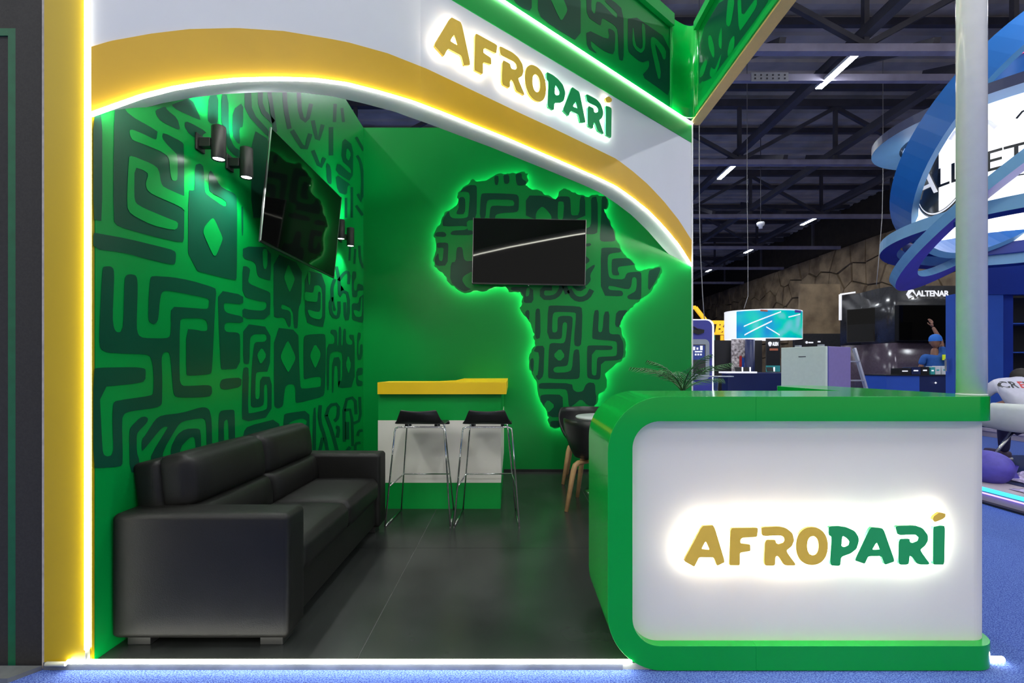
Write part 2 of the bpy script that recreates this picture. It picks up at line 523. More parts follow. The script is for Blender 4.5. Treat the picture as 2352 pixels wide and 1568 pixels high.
cA, cB, cC = (200, 200, 4.3556), (200, 480, 4.3556), (200, 740, 4.3556)
c4, c5, c6 = (540, 560, 5.2267), (540, 760, 5.2267), (540, 200, 5.2267)
motif(wl, on_left, [
 ('D', cA, '268,150 258,1330 310,1395 650,1490 955,1558 970,1500 968,580 945,545 760,452 745,500 690,430 420,280 330,150'),
 ('L', cA, '418,430 450,424 560,470 660,520 690,525 700,430 748,440 745,510 790,570 860,640 900,680 900,920 880,938 845,930 830,880 815,720 790,680 720,635 560,570 450,530 425,490'),
 ('L', cA, '985,1090 950,1085 760,1000 735,960 710,820 650,770 440,685 410,700 390,1190 430,1270 640,1380 860,1430 900,1410 905,1350 800,1310 560,1210 480,1160 465,1090 468,800 560,830 610,870 580,960 590,1020 640,1070 930,1195 985,1250'),
 ('D', cA, '60,200 148,200 148,1340 100,1330 60,1320'),
 ('D', cA, '680,230 780,190 800,230 900,310 930,420 905,425 740,345 690,280'),
 ('D', cA, '880,160 1040,100 1140,330 1100,320 900,230 840,180'),
 ('D', cA, '975,350 1010,345 1200,450 1150,480 1160,560 1020,470 975,400'),
 ('D', cA, '1012,1030 1060,1035 1075,1020 1075,780 1130,760 1165,800 1175,1040 1200,1080 1360,1190 1390,1190 1392,1140 1230,1050 1215,1010 1215,850 1240,830 1330,990 1400,1030 1470,1060 1500,1110 1497,1900 1480,1935 1008,1815'),
 ('L', cA, '1250,1305 1275,1330 1350,1500 1350,1530 1290,1680 1270,1690 1250,1670 1160,1470 1160,1430 1180,1380'),
 ('D', cA, '1215,80 1310,70 1310,375 1240,370 1200,330'),
 ('D', cA, '1340,70 1410,80 1420,480 1470,600 1540,640 1540,720 1480,690 1390,600 1380,400 1340,380'),
 ('D', cA, '1455,230 1560,150 1560,400 1520,405 1530,570 1500,560 1450,480'),
 ('D', cA, '1540,1200 1552,1190 1560,1210 1560,1480 1545,1490'),
 ('D', cB, '60,235 90,240 400,295 830,400 880,425 888,460 880,550 820,550 600,500 370,435 60,398'),
 ('D', cB, '165,575 230,570 265,600 268,700 252,1080 265,1190 290,1230 335,1230 360,1170 372,700 390,660 430,650 480,660 498,690 505,780 492,1180 510,1260 560,1290 790,1293 830,1270 838,1180 835,975 1000,985 1190,1000 1215,985 1220,900 1160,880 830,815 770,815 740,840 725,920 710,1100 690,1140 660,1150 620,1125 610,1080 615,880 630,690 650,668 850,680 1040,715 1240,775 1292,800 1280,960 1268,1200 1255,1480 1245,1630 1225,1650 1100,1662 1000,1665 990,1640 990,1200 1080,1205 1160,1222 1200,1215 1205,1160 1190,1110 1130,1090 950,1090 925,1120 922,1700 940,1755 970,1770 1210,1758 1245,1775 1250,1840 1220,1878 1000,1885 890,1880 860,1840 835,1500 820,1435 790,1425 755,1440 742,1500 750,1700 748,1920 740,1960 690,1985 430,2020 370,2045 345,2100 355,2540 330,2575 120,2590 60,2585 60,1600 110,1585 470,1580 560,1590 585,1605 580,1720 480,1745 120,1780 150,2400 165,2460 200,2475 245,2460 262,2400 250,2100 258,1940 290,1915 640,1865 660,1840 665,1680 652,1540 630,1470 580,1450 370,1445 200,1435 130,1400 120,1300 130,1000 145,700 155,590'),
 ('D', cC, '1335,590 1350,570 1400,560 1545,552 1540,645 1390,672 1340,665 1325,630'),
 ('D', cB, '1305,810 1560,858 1560,955 1380,935 1365,950 1370,1010 1400,1040 1560,1075 1560,1140 1400,1130 1375,1150 1370,1200 1395,1230 1500,1232 1530,1260 1528,1595 1345,1605 1335,1580 1315,1150'),
 ('D', cC, '425,1500 420,1080 440,1040 530,950 580,940 608,960 600,1000 510,1090 492,1130 495,1300 520,1380 520,1500'),
 ('D', cC, '545,1280 545,1170 580,1130 680,970 740,930 950,905 1130,850 1190,850 1225,880 1245,980 1250,1300 1195,1300 1190,990 1160,960 1100,962 950,990 900,1040 760,1280 750,1400 635,1400 640,1320 800,1060 805,1045 770,1040 720,1080 560,1280'),
 ('D', cC, '835,1400 835,1250 900,1120 980,1065 1100,1060 1135,1080 1140,1350 1085,1350 1080,1170 1060,1145 1020,1155 930,1250 925,1400'),
 ('D', cC, '1312,1300 1315,920 1340,880 1460,872 1475,890 1480,1280 1420,1270 1410,980 1390,970 1365,1000 1370,1290'),
 # second width of print
 ('D', c4, '90,30 430,40 425,435 400,435 290,400 265,370 245,240 205,200 90,172'),
 ('L', c4, '325,60 385,60 383,250 365,302 345,300 330,250'),
 ('D', c4, '85,270 130,265 180,300 165,380 152,440 175,480 290,530 400,570 425,600 415,905 85,895 85,770 200,795 330,800 370,770 378,710 350,690 270,685 85,625'),
 ('D', c4, '460,100 800,250 795,690 760,770 750,1000 735,1015 705,1010 690,780 560,715 548,780 640,795 668,830 668,980 650,1000 630,980 600,900 570,882 490,888 460,860'),
 ('L', c4, '635,240 655,280 710,410 705,450 655,575 645,570 590,430 585,380'),
 ('D', c4, '835,310 1085,370 1080,1000 950,980 840,935'),
 ('L', c4, '828,570 925,590 940,560 945,500 1000,495 1040,540 1042,870 1020,905 960,900 890,870 865,795 890,790 950,812 1020,818 1025,600 1010,568 990,580 985,690 960,697 828,683'),
 ('L', c4, '868,330 905,345 895,490 878,485'),
 ('S', c4, '1215,270 1250,440 1250,640 1290,560 1360,600 1360,900 1320,900 1315,700', 36),
 ('S', c4, '1240,440 1320,330 1370,350 1360,480', 36),
 ('S', c4, '1195,420 1160,520 1165,650 1135,720 1160,860 1230,890 1250,800 1245,690', 40),
 ('S', c4, '1165,640 1195,800', 26),
 ('D', c4, '1400,330 1450,330 1455,400 1425,450 1425,560 1460,560 1470,470 1540,500 1540,560 1470,560 1465,640 1410,640 1400,600'),
 ('D', c4, '1400,710 1480,715 1490,640 1520,620 1545,600 1545,950 1470,935 1400,905 1400,800'),
 ('L', c4, '1415,800 1440,790 1500,820 1510,640 1525,640 1520,860 1490,880 1440,870'),
 ('S', c4, '1380,40 1370,200', 26), ('S', c4, '1440,60 1430,240', 26), ('S', c4, '1490,20 1500,200 1540,290', 30),
 ('D', c5, '95,-90 425,-45 415,485 265,490 245,520 240,800 260,820 285,810 295,780 300,545 440,550 435,1025 85,1095 80,900 90,450 130,430 165,450 150,985 200,985 370,945 388,900 385,650 365,635 345,660 345,880 300,910 190,920 185,800 200,400 225,160 250,130 350,130 378,100 375,50 350,35 230,35 185,70 175,120 170,390 130,400 95,380'),
 ('L', c5, '318,198 375,295 300,408 260,300 270,260'),
 ('D', c5, '465,-45 755,-10 765,300 780,660 800,695 1020,670 1030,640 1035,570 1010,545 900,560 835,580 820,560 820,80 850,45 1050,30 1085,50 1090,300 1075,740 1050,790 740,868 722,840 722,680 700,640 640,640 600,670 585,780 575,900 520,930 480,915 465,880'),
 ('L', c5, '625,108 660,170 720,300 715,350 640,490 625,485 545,340 545,280'),
 ('L', c5, '955,150 1020,250 1020,310 965,440 950,435 895,310 905,260'),
 ('D', c5, '1105,155 1190,155 1195,60 1140,20 1150,-20 1225,-10 1225,170 1240,180 1245,-60 1275,-40 1275,175 1290,170 1300,-30 1330,-25 1330,130 1350,160 1400,165 1410,120 1370,80 1370,40 1435,50 1435,670 1240,690 1235,600 1285,600 1290,280 1260,245 1180,245 1140,270 1130,350 1125,710 1100,710 1095,400'),
 ('D', c5, '1165,320 1265,310 1262,600 1235,690 1230,430 1210,415 1190,430 1180,740 1160,740'),
 ('L', c5, '1355,285 1390,400 1358,525 1325,400'),
 ('D', c5, '1465,15 1510,20 1505,90 1480,130 1480,280 1495,285 1500,160 1530,155 1530,270 1510,350 1460,345'),
 ('D', c5, '1455,450 1530,435 1530,525 1470,535 1480,590 1530,600 1525,665 1450,660'),
 ('D', c5, '100,1210 150,1140 530,1045 530,1400 80,1400'),
 ('D', c5, '580,1010 620,985 890,950 893,1220 750,1290 710,1340 710,1500 660,1500 660,1250 700,1170 850,1130 860,1070 800,1045 700,1075 640,1110 625,1200 630,1500 570,1500'),
 ('D', c5, '780,1420 850,1350 890,1350 890,1500 780,1500'),
 ('D', c5, '935,930 970,910 970,1500 925,1500'),
 ('S', c5, '1020,890 1010,1080 1070,1250 1120,1500', 42), ('S', c5, '1000,1500 1050,1280', 40),
 ('S', c5, '1090,1010 1160,1200 1240,1500', 42), ('S', c5, '1090,1020 1130,890 1240,870 1235,1040 1190,1080', 40),
 ('S', c5, '1210,1150 1245,1160 1225,1280', 42),
 ('S', c5, '1310,1330 1305,830 1440,790 1450,1000', 38), ('S', c5, '1345,1300 1345,1090', 50),
 ('S', c5, '1310,950 1400,940 1410,1380', 34), ('S', c5, '1420,1110 1505,1070 1495,790', 34),
 ('S', c5, '1440,1480 1440,1350 1505,1340', 34), ('S', c5, '1470,1260 1480,1200 1530,1190', 34),
 ('S', c5, '1310,1480 1380,1390', 40),
 # top right
 ('D', c6, '110,20 190,20 200,300 430,550 430,640 110,300'),
 ('D', c6, '195,500 425,640 400,1000 330,1568 190,1568'),
 ('S', c6, '300,0 300,260 460,420', 60), ('S', c6, '400,0 480,540', 50), ('S', c6, '590,0 600,240 650,500', 55),
 ('S', c6, '760,30 780,350 860,420 910,200', 50), ('S', c6, '930,400 990,680 1050,450', 48),
 ('S', c6, '680,520 840,780 900,560', 55), ('S', c6, '930,760 1020,980 1070,850', 48),
 ('S', c6, '1150,480 1150,820', 55), ('S', c6, '1200,200 1190,420', 40), ('S', c6, '1280,250 1300,420', 36),
 ('D', c6, '1290,600 1420,700 1410,1150 1200,1020 1230,900 1390,1050 1390,980 1270,880'),
 ('D', c6, '1090,900 1150,960 1160,1180 1100,1140'), ('D', c6, '1200,1040 1400,1180 1350,1180 1340,1300 1230,1260'),
 ('L', c6, '1340,720 1390,800 1360,890 1325,840'),
 ('S', c6, '1460,820 1500,880 1530,1040 1520,1400 1470,1280', 34), ('S', c6, '1450,600 1540,760', 34),
 ('S', c6, '1400,1200 1400,1568', 30), ('S', c6, '1330,1330 1330,1568', 30), ('S', c6, '1450,1420 1530,1540', 34),
])

# ------------------------------------------------------------------ corner post with light line
post = thing('corner_post', 'yellow corner post at the front of the green side wall', 'post', (-1.82, DF, -0.03))
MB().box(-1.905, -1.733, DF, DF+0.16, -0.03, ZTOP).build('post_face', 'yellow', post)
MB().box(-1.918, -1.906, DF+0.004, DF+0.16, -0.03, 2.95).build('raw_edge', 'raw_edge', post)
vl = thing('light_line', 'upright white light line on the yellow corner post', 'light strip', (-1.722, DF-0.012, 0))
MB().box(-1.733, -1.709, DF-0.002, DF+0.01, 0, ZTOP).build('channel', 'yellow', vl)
MB().tube([(-1.720, DF-0.012, 0.06), (-1.720, DF-0.012, ZTOP)], 0.0085, 10).build('light_tube', 'led', vl)
MB().tube([(-1.721, DF-0.008, 0.0), (-1.721, DF-0.008, 0.058)], 0.008, 8).build('unlit_end', 'led_off', vl)
fs_ = thing('floor_light_line', 'white light line along the front edge of the dark floor', 'light strip', (0, DF-0.012, -0.01))
MB().tube([(-1.80, DF-0.010, 0.008), (0.485, DF-0.010, 0.008)], 0.0085, 10).build('light_tube', 'led', fs_)
MB().tube([(-1.885, DF-0.012, 0.0), (-1.805, DF-0.012, 0.0)], 0.009, 8).build('unlit_end', 'led_off', fs_)
MB().tube([(1.95, DF+0.05, -0.018), (2.05, DF+0.05, -0.018)], 0.011, 10).build('light_tube', 'led', fs_)
tag(MB().box(-1.905, 0.45, DF-0.004, DF, -0.03, 0.0).build('floor_edging', 'plate'),
    'slim metal edging of the raised stand floor', 'edging')

# ------------------------------------------------------------------ fascia
def interp(curve, x):
    for (a, ya), (b, yb) in zip(curve, curve[1:]):
        if x <= b:
            t = (x-a)/(b-a)
            return ya+(yb-ya)*t
    return curve[-1][1]
GT = [(210,108),(253,95),(347,78),(434,67.6),(542,65),(651,72),(759,90),(800,98),(890,123),(981,159),(1089,210),(1198,262),(1270,295),(1378,347),(1415,365),(1451,392),(1487,423),(1523,461),(1559,506),(1590,555)]
GB = [(209,262),(253,246),(325,220.5),(398,202),(470,190),(542,182.6),(633,180),(723,182.6),(795,192),(872,211.5),(945,233),(1017,260),(1089,289),(1162,318),(1234,349),(1306,380),(1378,412),(1415,430),(1451,455.5),(1487,484),(1523,521),(1559,564),(1588,610)]
xsamp = sorted(set([209+ (966-209)*k/60 for k in range(61)]+[966+(1588-966)*k/60 for k in range(61)]))
fas = thing('booth_fascia', 'white arched fascia with a gold band crossing the stand', 'fascia', (B2[0], B2[1], 2.2))
TH = 0.19
fr, bk = [], []
for x in xsamp:
    X, D, Z = on_fascia(x, interp(GB, x))
    n = fascia_n(x)
    t = TH
    if n.x > 0: t = min(t, (X-XL)/n.x)
    if n.y < 0: t = min(t, (DB-0.001-D)/(-n.y))
    t = max(t, 0.002)
    fr.append((X, D, Z)); bk.append((X-n.x*t, D-n.y*t, Z))
ZG = 3.775
k = len(fr)
mb = MB()
vs = fr+[(p[0], p[1], ZG) for p in fr]+bk+[(p[0], p[1], ZG) for p in bk]
q = []
for i in range(k-1):
    q += [(i, i+1, k+i+1, k+i), (2*k+i+1, 2*k+i, 3*k+i, 3*k+i+1), (i+1, i, 2*k+i, 2*k+i+1), (k+i, k+i+1, 3*k+i+1, 3*k+i)]
q += [(0, k, 3*k, 2*k), (k-1, 3*k-1, 4*k-1, 2*k-1)]
mb.add(vs, q)
mb.build('white_panel', 'white', fas)
mb = MB()
lo = [on_fascia(x, interp(GB, x), 0.004) for x in xsamp]
hi = [on_fascia(x, interp(GT, x), 0.004) for x in xsamp]
lob = [on_fascia(x, interp(GB, x), -0.001) for x in xsamp]
hib = [on_fascia(x, interp(GT, x), -0.001) for x in xsamp]
q = []
for i in range(k-1):
    q += [(i, i+1, k+i+1, k+i), (i+1, i, 2*k+i, 2*k+i+1), (k+i, k+i+1, 3*k+i+1, 3*k+i)]
mb.add(lo+hi+lob+hib, q)
mb.build('gold_band', 'gold', fas)
mb = MB().tube([(p[0], p[1], p[2]-0.004) for p in [on_fascia(x, interp(GB, x), 0.006) for x in xsamp]], 0.009, 8)
mb.build('light_tube', 'led_arch', fas)
mb = MB()
gl = [A2, B2, C2]
for a, b in zip(gl, gl[1:]):
    n = Vector((b[1]-a[1], a[0]-b[0])).normalized()
    v = []
    for z in (ZG, ZLED):
        for p, o_ in ((a, 0.004), (b, 0.004), (b, -TH*0.6), (a, -TH*0.6)):
            X = max(XL, p[0]+n.x*o_); Y = min(DB, p[1]+n.y*o_)
            v.append((X, Y, z))
    mb.add(v, [(0, 1, 5, 4), (1, 2, 6, 5), (2, 3, 7, 6), (3, 0, 4, 7), (0, 3, 2, 1), (4, 5, 6, 7)])
mb.build('green_band', 'green', fas)
n1 = fascia_n(500); n2 = fascia_n(1200)
nB = (n1+n2).normalized()
mb = MB().tube([(A2[0]+n1.x*0.013+0.01, A2[1]+n1.y*0.013, ZLED), (B2[0]+nB.x*0.013, B2[1]+nB.y*0.013, ZLED),
                (C2[0]+n2.x*0.013, C2[1]+n2.y*0.013, ZLED)], 0.0105, 8)
mb.build('light_tube', 'led', fas)

# header wall above the fascia, inner cove and side beam
hd = thing('header_wall', 'green patterned header wall rising above the white fascia', 'header', (B2[0], B2[1], ZLED+0.013))
P1 = (1.724, 5.211); P2 = (XR, 5.305)
mb = MB()
for a, b in ((A2, B2), (B2, P1)):
    n = Vector((b[1]-a[1], a[0]-b[0])).normalized()
    v = [(p[0]+n.x*o_, p[1]+n.y*o_, z) for z in (ZLED+0.013, ZTOP) for p, o_ in ((a, 0), (b, 0), (b, -0.1), (a, -0.1))]
    mb.add(v, [(0, 1, 5, 4), (1, 2, 6, 5), (2, 3, 7, 6), (3, 0, 4, 7), (0, 3, 2, 1), (4, 5, 6, 7)])
mb.build('panel', 'wall_green', hd)
mb = MB()
for a, b in ((A2, B2), (B2, P1)):
    n = Vector((b[1]-a[1], a[0]-b[0])).normalized()
    v = [(p[0]+n.x*o_, p[1]+n.y*o_, z) for z in (ZTOP-0.11, ZTOP+0.02) for p, o_ in ((a, 0.05), (b, 0.05), (b, -0.11), (a, -0.11))]
    mb.add(v, [(0, 1, 5, 4), (1, 2, 6, 5), (2, 3, 7, 6), (3, 0, 4, 7), (0, 3, 2, 1), (4, 5, 6, 7)])
mb.build('top_rim', 'green', hd)
h2 = (1180, 0, 5.6)
motif(hd_anchor := hd, lambda x, y, o_: on_fascia(x, y, o_), [
 ('D', h2, '310,-120 860,-120 860,560 480,330 310,190'), ('L', h2, '420,-120 600,-80 640,0 685,110 680,160 620,265 590,250'),
 ('D', h2, '0,-100 230,-100 230,150 100,100 0,20'),
 ('D', h2, '930,-60 1000,-60 995,120 1030,180 1050,160 1060,20 1120,30 1300,220 1330,230 1330,170 1170,20 1180,0 1270,0 1410,130 1415,700 1400,790 1345,760 1340,390 1290,320 1150,235 1130,250 1120,330 1080,310 940,210'),
 ('D', h2, '930,375 1210,510 1230,450 1210,380 1230,365 1290,400 1305,450 1295,700 1200,680 1080,600 990,520 990,560 1000,610 1080,700 940,620'),
 ('D', h2, '1470,150 2030,540 2010,1250 1860,1130 1640,980 1740,870 1740,770 1640,810 1480,680 1465,600'),
 ('L', h2, '1530,310 1560,580 1630,640 1660,600 1640,290 1690,330 1690,620 1640,690 1570,650 1520,560'),
 ('L', h2, '1760,480 1810,480 1960,640 1950,760 1920,770 1890,680 1800,540 1890,900 1880,1020 1850,1010 1760,600'),
], split=True)
cv = thing('cove_corner', 'smooth green rounded corner between header wall and side beam', 'corner panel', (1.9, 5.3, ZLED))
ctrl = (2.03, 5.46)
arc = []
for i in range(13):
    t = i/12
    arc.append(((1-t)**2*P1[0]+2*t*(1-t)*ctrl[0]+t*t*P2[0], (1-t)**2*P1[1]+2*t*(1-t)*ctrl[1]+t*t*P2[1]))
mb = MB()
v = [(x, y, ZLED+0.013) for x, y in arc]+[(x, y, ZTOP+0.02) for x, y in arc]
mb.add(v, [(i, i+1, 13+i+1, 13+i) for i in range(12)], True)
o = mb.build('cove', 'counter_green', cv)
sd = o.modifiers.new('thickness', 'SOLIDIFY'); sd.thickness = 0.03; sd.offset = 1
MB().box(P1[0]-0.012, P1[0]+0.004, P1[1]-0.02, P1[1]+0.02, ZLED+0.013, ZTOP-0.11).build('joint_strip', 'green', cv)

sb = thing('side_beam', 'green patterned side beam with gold underside running to the white pole', 'beam', (XR+0.05, 3.6, ZLED))
MB().box(XR, XR+0.10, 2.0, P2[1]+0.22, ZLED+0.02, ZTOP).build('panel', 'wall_green', sb)
MB().box(XR-0.012, XR+0.105, 2.0, P2[1]+0.22, ZLED, ZLED+0.02).build('gold_underside', 'gold_pale', sb)
MB().box(XR-0.03, XR, 2.0, P2[1], ZLED+0.02, ZLED+0.075).build('lip', 'green', sb)
MB().box(XR-0.05, XR+0.11, 2.0, P2[1], ZTOP-0.07, ZTOP+0.02).build('top_rim', 'green', sb)
h3 = (1540, 0, 5.2267)
motif(sb, on_beam, [
 ('D', h3, '345,430 640,-60 1180,-60 1170,40 345,1150'),
 ('L', h3, '700,-40 765,-40 770,60 730,280 705,325 670,290 680,120'),
 ('L', h3, '805,-40 850,-40 860,210 990,30 1045,-40 1040,80 900,290 825,390'),
 ('L', h3, '690,600 720,480 770,420 775,500 760,600 690,690'), ('L', h3, '455,430 490,420 530,560 530,680 515,700 460,560'),
 ('L', h3, '540,830 620,620 590,780 540,900 510,945 470,900 490,800 520,830'), ('L', h3, '580,450 620,300 620,600 585,560'),
 ('L', h3, '360,820 430,700 450,740 400,900 350,940'), ('L', h3, '360,1000 400,960 380,1050 350,1110'),
], split=True)

# ------------------------------------------------------------------ logo lettering
l1, l2 = (1550, 1150, 7.35), (1850, 1150, 6.9176)
def ell(x0, x1, y0, y1, n=40, p=2.2):
    out = []
    for i in range(n):
        a = 2*math.pi*i/n
        c, s_ = math.cos(a), math.sin(a)
        out.append(((x0+x1)/2+(x1-x0)/2*math.copysign(abs(c)**(2/p), c), (y0+y1)/2+(y1-y0)/2*math.copysign(abs(s_)**(2/p), s_)))
    return out
def soft(p): return chaikin(p, 2, 0.08)
def curvy(p): return chaikin(p, 2, 0.14)
LET = [
 ('letter_gold', [soft(pts('435,400 635,390 820,1005 685,1068 630,930 385,925 305,1085 125,985', *l1)), soft(pts('495,655 560,800 425,785', *l1))]),
 ('letter_gold', [soft(pts('885,1060 905,490 930,435 1375,430 1355,585 1110,600 1080,630 1080,690 1240,710 1245,820 1070,850 1065,1060', *l1))]),
 ('letter_gold', [curvy(pts('1425,420 1720,408 1850,440 1950,520 1980,640 1940,740 1850,810 1870,860 2020,1062 1810,1062 1720,920 1690,905 1665,920 1655,1068 1470,1065 1485,630 1660,630 1680,690 1710,705 1790,680 1815,640 1800,585 1740,560 1455,572 1430,530', *l1))]),
 ('letter_gold', [ell(1822.8, 1896, 1207, 1293.5), ell(1848.6, 1874.3, 1228, 1271)]),
 ('letter_green', [curvy(pts('328,385 480,378 620,400 740,455 800,545 805,630 770,740 680,810 525,865 510,1008 345,1000 375,545 325,520', *l2)), curvy(pts('545,535 600,560 655,620 640,680 570,712 530,695', *l2))]),
 ('letter_green', [soft(pts('985,395 1190,415 1375,935 1215,990 1160,855 955,855 895,975 735,920', *l2)), soft(pts('1085,635 1135,750 1015,750', *l2))]),
 ('letter_green', [curvy(pts('1375,375 1690,368 1810,410 1895,520 1895,610 1850,690 1775,750 1800,800 1935,985 1730,985 1640,860 1605,850 1590,985 1425,988 1430,580 1605,575 1615,635 1650,645 1730,610 1745,555 1690,512 1415,525', *l2))]),
 ('letter_green', [soft(pts('1975,390 2080,372 2150,378 2160,420 2150,985 1970,985', *l2))]),
 ('letter_gold', [curvy(pts('1965,275 1985,225 2070,165 2170,185 2165,235 2120,270 2000,320', *l2))]),
]
def shrink(loops, k):
    o = loops[0]
    cx = sum(p[0] for p in o)/len(o); cy = sum(p[1] for p in o)/len(o)
    return [[(cx+(p[0]-cx)*k, cy+(p[1]-cy)*k) for p in l] for l in loops]
def inset(loop, d, out=False):
    """move a loop inwards by d pixels"""
    n = len(loop)
    area = sum(loop[i][0]*loop[(i+1) % n][1]-loop[(i+1) % n][0]*loop[i][1] for i in range(n))
    sg = 1 if area > 0 else -1
    if out: sg = -sg
    r = []
    for i in range(n):
        a, b = Vector(loop[i-1]), Vector(loop[(i+1) % n])
        t = (b-a)
        if t.length < 1e-9: r.append(loop[i]); continue
        t.normalize()
        r.append((loop[i][0]-t.y*sg*d, loop[i][1]+t.x*sg*d))
    return r
def logo(root, fn, gap, thick):
    """fn(px, py, off) maps logo pixels onto the sign's plane; off is the distance in front of it"""
    for mname, loops in LET:
        let = MB().poly(loops, lambda x, y: fn(x, y, gap+thick), lambda x, y: fn(x, y, gap)).build('letter', mname, root)
        sm = [inset(loops[0], 2.2)]+[inset(l, 2.2, True) for l in loops[1:]]
        MB().poly(sm, lambda x, y: fn(x, y, gap-0.001), lambda x, y: fn(x, y, gap*0.55)).build('backlight', 'led_letter', let)

# fascia sign: logo px 1567..2163 along the right fascia panel
S0 = Vector((-0.557+0.01, 0)); 
def along(s_):
    d = Vector((M2, 1)).normalized()
    X0 = (989-CX)/F*fascia_D(989)
    return (X0+d.x*s_, fascia_D(989)+d.y*s_)
fL = (Vector(along(0))-Vector(((1397-CX)/F*fascia_D(1397), fascia_D(1397)))).length
ks = fL/596.0
zbase = on_fascia(1084, 168)[2]
def on_sign(x, y, off):
    X, D = along((x-1567)*ks)
    n = fascia_n(1200)
    return (X+n.x*off, D+n.y*off, zbase+(1294-y)*ks*0.985)
sg = thing('letter_sign', 'gold and green backlit letters on the white fascia', 'sign', (along(0.9)[0], along(0.9)[1], zbase))
logo(sg, on_sign, 0.022, 0.02)
# ------------------------------------------------------------------ map panel
a1, a2, a3 = (980, 380, 5.2267), (1250, 380, 5.2267), (1160, 640, 4.3556)
AFRICA = (pts('550,160 590,190 650,188 700,185 760,150 820,115 910,97 1000,98 1040,85 1100,88 1140,72 1170,70 1190,95 1220,95 1205,140 1225,180 1185,235 1220,262 1290,290 1330,285 1385,310 1420,355 1490,370', *a1)
 + pts('134,405 160,390 175,320 210,290 260,275 300,290 330,318 370,320 390,342 470,350 535,378 580,350 640,345 660,365 740,360 765,410 770,440 755,520 715,520 750,600 800,685 800,720 850,780 860,880 905,940 940,1030 980,1080 1040,1125 1095,1185 1095,1225 1130,1260 1160,1265 1200,1245 1280,1235 1330,1220 1400,1200 1415,1260 1390,1340 1330,1430 1290,1500', *a2)
 + pts('1409,174 1290,260 1200,360 1145,475 1165,520 1175,580 1205,630 1205,760 1170,820 1090,870 1000,950 1020,1010 1020,1090 1000,1120 940,1150 920,1250 890,1290 800,1400 720,1460 590,1475 540,1490 490,1500 450,1480 430,1430 440,1390 400,1290 350,1220 330,1140 320,1040 280,970 240,880 238,800 265,710 305,670 300,620 280,580 295,550 260,460 210,380 160,320 145,290 165,270 165,230 180,180 150,130 110,130 40,130 0,75', *a3)
 + pts('840,1450 690,1510 600,1495 460,1530 380,1495 270,1410 215,1320 160,1270 90,1210 80,1110 100,1050 115,970 105,870 80,850 100,790 170,690 185,620 240,545 330,500 380,430 365,380 390,310 430,270 500,225 530,175', *a1))
rng = random.Random(3)
def crinkle(l, amp):
    o = []
    n = len(l)
    for i in range(n):
        a, b = Vector(l[i]), Vector(l[(i+1) % n])
        o.append(tuple(a))
        L = (b-a).length
        m = int(L/7)
        nn = Vector((-(b-a).y, (b-a).x)).normalized()
        for k in range(1, m+1):
            t = k/(m+1)
            o.append(tuple(a.lerp(b, t)+nn*rng.uniform(-amp, amp)))
    return o
AFRICA_C = crinkle(AFRICA, 2.1)
DA = 5.437
af = thing('map_panel', 'Africa shaped cut-out panel glowing green at its edges on the rear wall', 'wall panel', (0.4, DA, 1.4))
MB().poly([AFRICA_C], lambda x, y: U(x, y, DA), lambda x, y: (U(x, y, DA)[0], DA+0.018, U(x, y, DA)[2])).build('board', 'wall_green', af)
def africa_map(x, y, o_):
    p = U(x, y, DA)
    return (p[0], DA-o_, p[2])
